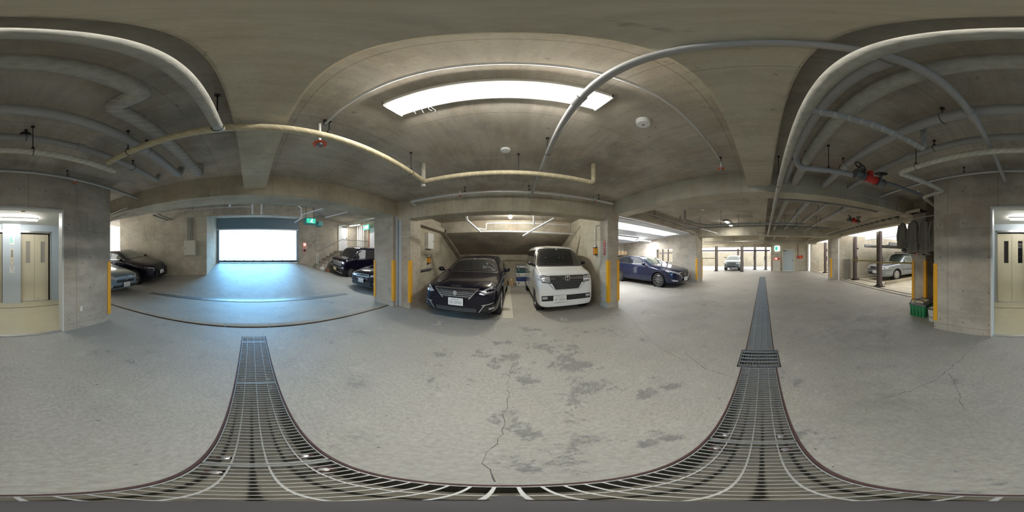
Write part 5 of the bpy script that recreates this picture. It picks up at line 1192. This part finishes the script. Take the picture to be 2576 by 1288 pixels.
# --- small hatchback on the far lift
HB = dict(NB); HB.update(paint='paintt', mirpaint='black', W=1.62, extra=[], plate=None, top=[(y*1.1, .70+(z-.84)*.80 if z > .84 else .70) for y, z in NB['top']], belt=[(y*1.1, z*.86) for y, z in NB['belt']],
   half=[(0,.72),(.06,.84),(.2,.94),(.5,1),(3.4,1),(3.73,.9)], roofw=[(0,.6),(.3,.8),(.68,.84),(1.2,.70),(3.73,.68)], bottom=[(0,.26),(.3,.2),(3.73,.3)], st=[y*1.1 for y in NB['st']], wy=(.66, 3.05))
HB['decals'] = [('windscreen', [[(-.64,1.03),(.64,1.03),(.54,1.38),(-.54,1.38)]], 'front', 'glassg', .006), ('headlamp', [[(.44,.62),(.70,.68),(.74,.82),(.50,.74)]], 'pair', 'lens', .008), ('grille', [q(-.34,.34,.60,.66)], 'front', 'black', .005), ('lower_intake', [q(-.42,.42,.32,.46)], 'front', 'black', .005), ('fog_lamp', [q(.5,.62,.34,.42)], 'pair', 'black', .006), ('side_window', [[(1.15,1.0),(2.0,1.0),(2.0,1.32),(1.4,1.32)]], 'sides', 'glassd', .005)]
c = car('small teal grey hatchback on the far lift facing the aisle', HB)
place(c, 15.3, 3.02, .06, -PI/2+PI*0)
c = car('pale small car mostly hidden by the lift posts in the far bay', dict(HB, paint='paintw'))
place(c, 12.3, -6.6, .06, PI)

# ------------------------------------------------------------------ car lifts
def lift_post(label, x, y, h=2.62, kind='thing'):
    g = thing('lift_post', label, 'lift post', (x, y, 0), 0, 'car lift posts')
    obj('channel', MB().box(-.09, .09, -.10, -.085, 0, h).box(-.09, -.075, -.10, .08, 0, h).box(.075, .09, -.10, .08, 0, h), M['post'], g)
    obj('rail', box(-.16, -.10, -.07, .07, 0, h), M['postp'], g, bevel=.006); obj('foot', MB().box(-.22, .20, -.20, .20, 0, .02).box(-.12, .12, -.14, .14, .02, .08), M['rod'], g)
    obj('carriage', MB().box(-.11, .13, -.15, -.10, 1.05, 1.42), M['rod'], g); obj('chain', box(-.012, .012, -.135, -.12, .1, h-.1), M['galvd'], g)
    obj('switch_box', box(-.05, .07, -.19, -.15, 1.12, 1.36), M['white'], g, bevel=.006)
    obj('bracket', MB().box(-.20, .02, -.16, -.08, 1.86, 1.94).box(.0, .06, -.18, -.10, 1.9, 2.1), M['rod'], g)
    return g
lift_post('brown steel lift post in front of the silver wagon', 5.83, -5.02)
lift_post('steel lift post by the wing wall left of the silver wagon', 8.42, -5.30)
lift_post('lift post of the farther lift bay, near side', 10.0, -5.0)
lift_post('lift post of the farther lift bay, far side', 13.0, -5.2)
for x, y, l in ((15.0, 4.45, 'far lift post left of the small hatchback'), (14.95, 1.98, 'far lift post right of the small hatchback'), (17.2, .9, 'slim far post in the middle of the bright opening'), (17.2, -.25, 'slim far post at the right of the bright opening'), (20.5, 3.2, 'rear far post behind the small hatchback')):
    g = lift_post(l, x, y, 2.4); g.rotation_euler.z = PI/2
g = thing('barrier_bar', 'yellow and black striped barrier bar before the silver wagon', 'barrier', (5.83, -4.86, 1.20))
obj('bar', MB().obox((1.30, -.12, 0), (1.30, -.14, .0), (.0, .012, 0), (0, 0, .035)), M['hazard'], g); obj('bar', MB().obox((-1.15, .04, -.03), (1.15, .0, -.02), (0, .012, 0), (0, 0, .035)), M['hazard'], g)
g = thing('barrier_bar', 'thin dark barrier bar before the far lift left of the hatchback', 'barrier', (15.9, 6.3, 1.22)); obj('bar', box(-.03, .03, -1.7, 1.75, -.03, .03), M['rod'], g)
g = thing('chain_barrier', 'pair of grey folding gate rails against the wing wall', 'gate', (8.78, -4.95, 0))
for k in range(5): obj('upright', box(-.02, .02, -.22+k*.1-.012, -.22+k*.1+.012, 0, 1.22), M['galvd'], g)
obj('rail', box(-.025, .025, -.24, .24, 1.18, 1.24), M['galvd'], g)
# pallets
def pallet(label, x0, x1, y0, y1, z, ribs=True):
    g = thing('lift_pallet', label, 'car pallet', ((x0+x1)/2, (y0+y1)/2, z)); w = (x1-x0)/2; d = (y1-y0)/2
    obj('deck', MB().box(-w, w, -d, d, 0, .03).box(-.45, -.40, -d, d, .03, .05).box(.40, .45, -d, d, .03, .05), M['pale'] if z < .3 else M['galvd'], g)
    for s in (-1, 1): obj('side_beam', box(s*w-.05, s*w+.05, -d, d, -.02, .16), M['galvd'] if z > 1 else M['beam'], g, bevel=.01)
    return g
pallet('raised steel pallet of the car lift above the silver wagon', 6.15, 8.35, -10.2, -6.0, 2.02)
pallet('low steel pallet under the silver wagon', 6.0, 8.5, -10.3, -5.6, 0.005)
pallet('low steel pallet in the farther lift bay', 11.0, 13.3, -10.3, -5.8, 0.005)
g = thing('lift_beam', 'pale blue steel beam across the top of the lift', 'beam', (6.1, -6.2, 2.46)); obj('beam', MB().box(-.3, 2.4, -.06, .06, 0, .22), M['deck'], g, bevel=.01)
g = thing('lift_beam', 'pale blue steel beam at the back of the lift', 'beam', (3.4, -9.9, 2.5)); obj('beam', MB().box(0, 5.4, -.06, .06, 0, .12), M['deck'], g)
g = thing('lift_beam', 'dark cross beam of the far lift', 'beam', (16.1, .0, 1.92)); obj('beam', box(-.05, .05, -.7, 8.2, 0, .14), M['postp'], g)
g = thing('white_door_post', 'white steel jamb strip on the distant lift pier', 'post', (8.9, -4.50, 0)); obj('strip', box(0, .26, 0, .12, 0, 2.62), M['white'], g)
g = thing('white_door_post', 'white steel jamb strip at the far corner by the far wall', 'post', (15.3, -4.45, 0)); obj('strip', box(0, .28, 0, .12, 0, 2.62), M['white'], g)

# ------------------------------------------------------------------ storage, crates, coats
def crate(label, x, y, z, w, d, h, body, lid, name='storage_box', rz=0):
    g = thing(name, label, 'storage box', (x, y, z), rz)
    obj('body', MB().add([(-w*.46,-d*.46,0),(w*.46,-d*.46,0),(w*.46,d*.46,0),(-w*.46,d*.46,0),(-w*.5,-d*.5,h),(w*.5,-d*.5,h),(w*.5,d*.5,h),(-w*.5,d*.5,h)], [(0,3,2,1),(4,5,6,7),(0,1,5,4),(1,2,6,5),(2,3,7,6),(3,0,4,7)]), M[body], g, bevel=.012)
    obj('lid', box(-w*.52, w*.52, -d*.52, d*.52, h-.03, h+.02), M[lid], g, bevel=.008)
    for s in (-1, 1): obj('clasp', box(s*w*.3-.03, s*w*.3+.03, -d*.54, -d*.50, h-.09, h+.0), M['galvd'], g)
    return g
crate('white low drawer box at the bottom of the bay end stack', .72, 7.95, 0, .55, .42, .20, 'clear', 'white')
crate('dark blue storage box, second from the floor in the bay end stack', .72, 7.95, .22, .55, .42, .26, 'blue', 'clear')
crate('pale grey storage box, third from the floor in the bay end stack', .72, 7.95, .50, .55, .42, .10, 'clear', 'white')
crate('dark teal storage box, fourth from the floor in the bay end stack', .72, 7.95, .62, .55, .42, .24, 'tealbox', 'black')
crate('pale topmost box of the bay end stack', .72, 7.95, .88, .55, .42, .12, 'clear', 'galvd')
def carton(label, x, y, z, w, d, h, rz=0):
    g = thing('cardboard_box', label, 'cardboard box', (x, y, z), rz); obj('body', box(-w/2, w/2, -d/2, d/2, 0, h), M['brown'], g, bevel=.004)
    obj('tape', MB().box(-.03, .03, -d/2-.002, d/2+.002, h-.001, h+.002).box(-.03, .03, -d/2-.002, -d/2, h*.7, h), M['cream'], g); return g
carton('small cardboard box on the floor left of the storage box stack', .20, 7.95, 0, .22, .25, .36)
g = thing('bag', 'black rubbish bag on the floor beside the small cardboard box', 'bag', (-.10, 7.9, 0))
obj('sack', MB().lathe([(.10, 0), (.17, .05), (.18, .16), (.12, .26), (.04, .29), (.05, .34)], (0,0,0), n=14), M['black'], g, True)
g = thing('metal_shelf', 'metal shelf behind the navy wagon carrying cardboard boxes', 'shelf', (7.3, 8.75, 0))
for x in (-.5, .5):
    for y in (-.2, .2): obj('post', box(x-.02, x+.02, y-.02, y+.02, 0, 1.55), M['galvd'], g)
for z in (.4, .95, 1.5): obj('shelf_board', box(-.52, .52, -.22, .22, z, z+.03), M['galvd'], g)
carton('left cardboard box on the shelf behind the navy wagon', 7.0, 8.75, 1.532, .36, .32, .26); carton('middle cardboard box on the shelf behind the navy wagon', 7.38, 8.75, 1.532, .3, .32, .26); carton('right paler cardboard box on the shelf behind the navy wagon', 7.68, 8.74, 1.532, .22, .30, .24)
g = thing('crate', 'green plastic crate with a grey lid by the coats pier', 'crate', (2.17, -3.26, 0), .10)
obj('body', MB().add([(-.18,-.26,0),(.18,-.26,0),(.18,.26,0),(-.18,.26,0),(-.21,-.30,.30),(.21,-.30,.30),(.21,.30,.30),(-.21,.30,.30)], [(0,3,2,1),(4,5,6,7),(0,1,5,4),(1,2,6,5),(2,3,7,6),(3,0,4,7)]), M['gbox'], g, bevel=.012)
rb = MB()
for k in range(5): rb.box(-.17+k*.085-.008, -.17+k*.085+.008, .27, .305, .03, .27)
obj('ribs', rb, M['gbox'], g); obj('lid', box(-.22, .22, -.31, .31, .30, .34), M['galvd'], g, bevel=.008); obj('handle', MB().tube(bend([(-.2, .29, .30), (-.16, .31, .46), (.12, .31, .46), (.2, .29, .30)], .05), .01, 8), M['black'], g, True)
obj('rag', box(-.12, .12, -.1, .2, .34, .37), M['cream'], g, bevel=.012)
g = thing('bucket', 'grey white plastic bucket with a dark rim by the yellow guard', 'bucket', (1.74, -3.02, 0))
obj('body', MB().lathe([(.105, 0), (.135, .30), (.128, .30), (.10, .02)], (0,0,0), n=28), M['bucket'], g, True); obj('rim', MB().ring((0,0,.30), .136, .010, 'z', 28, 8), M['black'], g, True)
obj('handle', MB().tube([(.14*math.cos(a), .14*math.sin(a), .22-.10*math.sin(a)) for a in [k*PI/10 for k in range(11)]], .005, 6), M['rust'], g, True)
g = thing('bucket', 'dark grey bucket behind the green crate', 'bucket', (1.98, -3.95, 0)); obj('body', MB().lathe([(.12, 0), (.15, .32), (.14, .32), (.11, .02)], (0,0,0), n=24), M['galvd'], g, True)
g = thing('floor_rag', 'crumpled pale cloth bundle above the bucket in the passage', 'cloth', (1.62, -3.30, .42)); obj('cloth', MB().lathe([(.02, -.1), (.05, -.02), (.03, .04), (.05, .10), (.01, .14)], (0,0,0), n=9), M['clear'], g, True)
# coats on a rail
g = thing('hanging_rail', 'steel rail under the cable ladder carrying the coats', 'rail', (2.62, -3.30, 2.42))
obj('rail', MB().cyl((-1.0, .0, 0), (.45, 0, 0), .014, 10), M['galv'], g, True); obj('hook', MB().cyl((-.9, 0, 0), (-.9, -.02, .2), .006, 6), M['rod'], g); obj('hook', MB().cyl((.4, 0, 0), (.4, -.02, .2), .006, 6), M['rod'], g)
def coat(label, x, y, ztop, w, L, ph, mat='coat'):
    g = thing('raincoat', label, 'raincoat', (x, y, ztop), 0)
    n, m_ = 40, 16; vs = []; fs = []
    for j in range(m_+1):
        t = j/m_; wd = w*(.28+.72*min(1, t*3.2)**.6)*(.92+.10*t); th = .055+.035*t
        for i in range(n):
            a = 2*PI*i/n; f = 1+.12*t*math.sin(7*a+ph)+.05*math.sin(13*a+ph*2+5*t)
            vs.append((wd/2*math.cos(a)*f, th*math.sin(a)*f*(1+.3*math.sin(5*a+ph)), -L*t+.02*t*math.sin(3*a+ph)))
    for j in range(m_):
        for i in range(n): fs.append((j*n+i, j*n+(i+1)%n, (j+1)*n+(i+1)%n, (j+1)*n+i))
    fs.append(tuple(range(n)))
    obj('coat_body', MB().add(vs, fs), M[mat], g, True)
    for s in (-1, 1):
        sl_ = MB().tube([(s*w*.26, .03, -.07), (s*w*.35, .06, -.35), (s*w*.37, .05, -L*.70)], .05, 12, rr=[.045, .045, .04]); obj('sleeve', sl_, M[mat], g, True)
    obj('hanger_hook', MB().tube([(0, 0, .0), (0, 0, .05), (.015, 0, .07)], .004, 6), M['galv'], g)
coat('grey green raincoat hanging at the lift end of the rail', 2.86, -3.30, 2.34, .34, .68, .3)
coat('grey raincoat hanging second from the lift end, with a dull sheen', 2.48, -3.28, 2.36, .35, .84, 1.4)
coat('darker raincoat hanging third on the rail', 2.16, -3.32, 2.34, .34, .86, 2.6)
coat('olive raincoat hanging nearest the lobby wall', 1.86, -3.30, 2.34, .32, .80, 4.0)
g = thing('equipment_cabinet', 'dark cabinet standing in the passage behind the coats', 'cabinet', (1.95, -4.9, 0)); obj('body', box(-.36, .36, -.2, .2, 0, 2.0), M['black'], g, bevel=.01); obj('door', box(-.33, .33, .2, .22, .1, 1.9), M['tealbox'], g); obj('dial', MB().lathe([(.05, .22), (.04, .24)], (.05, 0, 1.5), 'y', 16), M['green'], g)
g = thing('wall_box', 'small pale switch box high on the coats pier beside the guard', 'box', (2.78, -3.68, 1.55)); obj('body', box(0, .08, -.05, .06, -.07, .09), M['box'], g, bevel=.005)
struct('wall_back', box(1.53, 3.0, -6.0, -5.85, 0, 3), M['wall'], 'dark end wall of the passage behind the coats')
# pipes hung in the middle bay
pipe('conduit', 'white pipe crossing the middle bay with a cranked left end', [(-1.05, 4.15, 2.55), (-1.05, 4.15, 2.42), (-.86, 5.2, 2.24), (2.35, 5.4, 2.24)], .028, 'deck', 'conduit', top=2.86, R=.05)
pipe('conduit', 'thin upper white pipe crossing the middle bay', [(-.90, 4.9, 2.30), (-.70, 5.4, 2.34), (-.70, 5.4, 2.56), (2.2, 5.4, 2.56)], .016, 'deck', 'conduit', R=.04, top=2.86, hang=[(.9, 5.4, 2.56)])
pipe('conduit', 'white pipe slanting above the white van', [(1.22, 4.1, 2.46), (.52, 5.2, 2.10)], .028, 'deck', 'conduit', top=2.86, hang=[(1.0, 4.45, 2.34)])
pipe('conduit', 'white stub dropping above the white van windscreen', [(.78, 4.7, 2.86), (.78, 4.7, 2.36)], .024, 'deck', 'conduit')
# white corrugated deck over the navy wagon bay
mt_, nn_, bb_ = nt('translucent_roof_sheet')
tl = nn_.nodes.new('ShaderNodeBsdfTranslucent'); tl.inputs[0].default_value = (.93, .95, 1, 1)
nn_.links.new(tl.outputs[0], nn_.nodes['Material Output'].inputs[0])
def corrug(x0, x1, y0, y1, th):
    dk = MB(); nx = max(4, int((y1-y0)/.05)); pv = []
    for i in range(nx+1):
        y = y0 + i*(y1-y0)/nx; dz = 0 if (i//2) % 2 == 0 else .035; z = 2.60 - (y-3.72)*.045 + dz; pv += [(x0, y, z), (x1, y, z)]
    dk.add(pv, [(2*i, 2*i+1, 2*i+3, 2*i+2) for i in range(nx)])
    if th: dk.add([(a, b, c+.03) for a, b, c in pv], [(2*i+2, 2*i+3, 2*i+1, 2*i) for i in range(nx)])
    return dk
dk = MB()
for r_ in ((2.92, 8.04, 3.72, 4.15), (2.92, 8.04, 5.05, 6.05), (2.92, 8.04, 7.75, 9.2), (7.35, 8.04, 4.15, 5.05), (7.2, 8.04, 6.05, 7.75)):
    c_ = corrug(*r_, True); dk.add(c_.v, c_.f)
struct('ceiling', dk, M['deck'], 'white corrugated steel deck over the navy wagon bay')
struct('window_2', corrug(2.92, 7.35, 4.15, 5.05, False), mt_, 'near daylit translucent strip in the white corrugated roof')
struct('window_3', corrug(2.92, 7.2, 6.05, 7.75, False), mt_, 'far daylit translucent strip in the white corrugated roof')
for k, (x, y) in enumerate(((4.3, 5.2), (5.6, 6.6), (4.6, 7.8))):
    pipe('conduit', '%s dark bracket pipe under the white corrugated deck' % ('nearest', 'middle', 'farthest')[k], [(x-1.2, y, 2.32), (x+1.3, y+.15, 2.32)], .03, 'galvd', 'conduit')
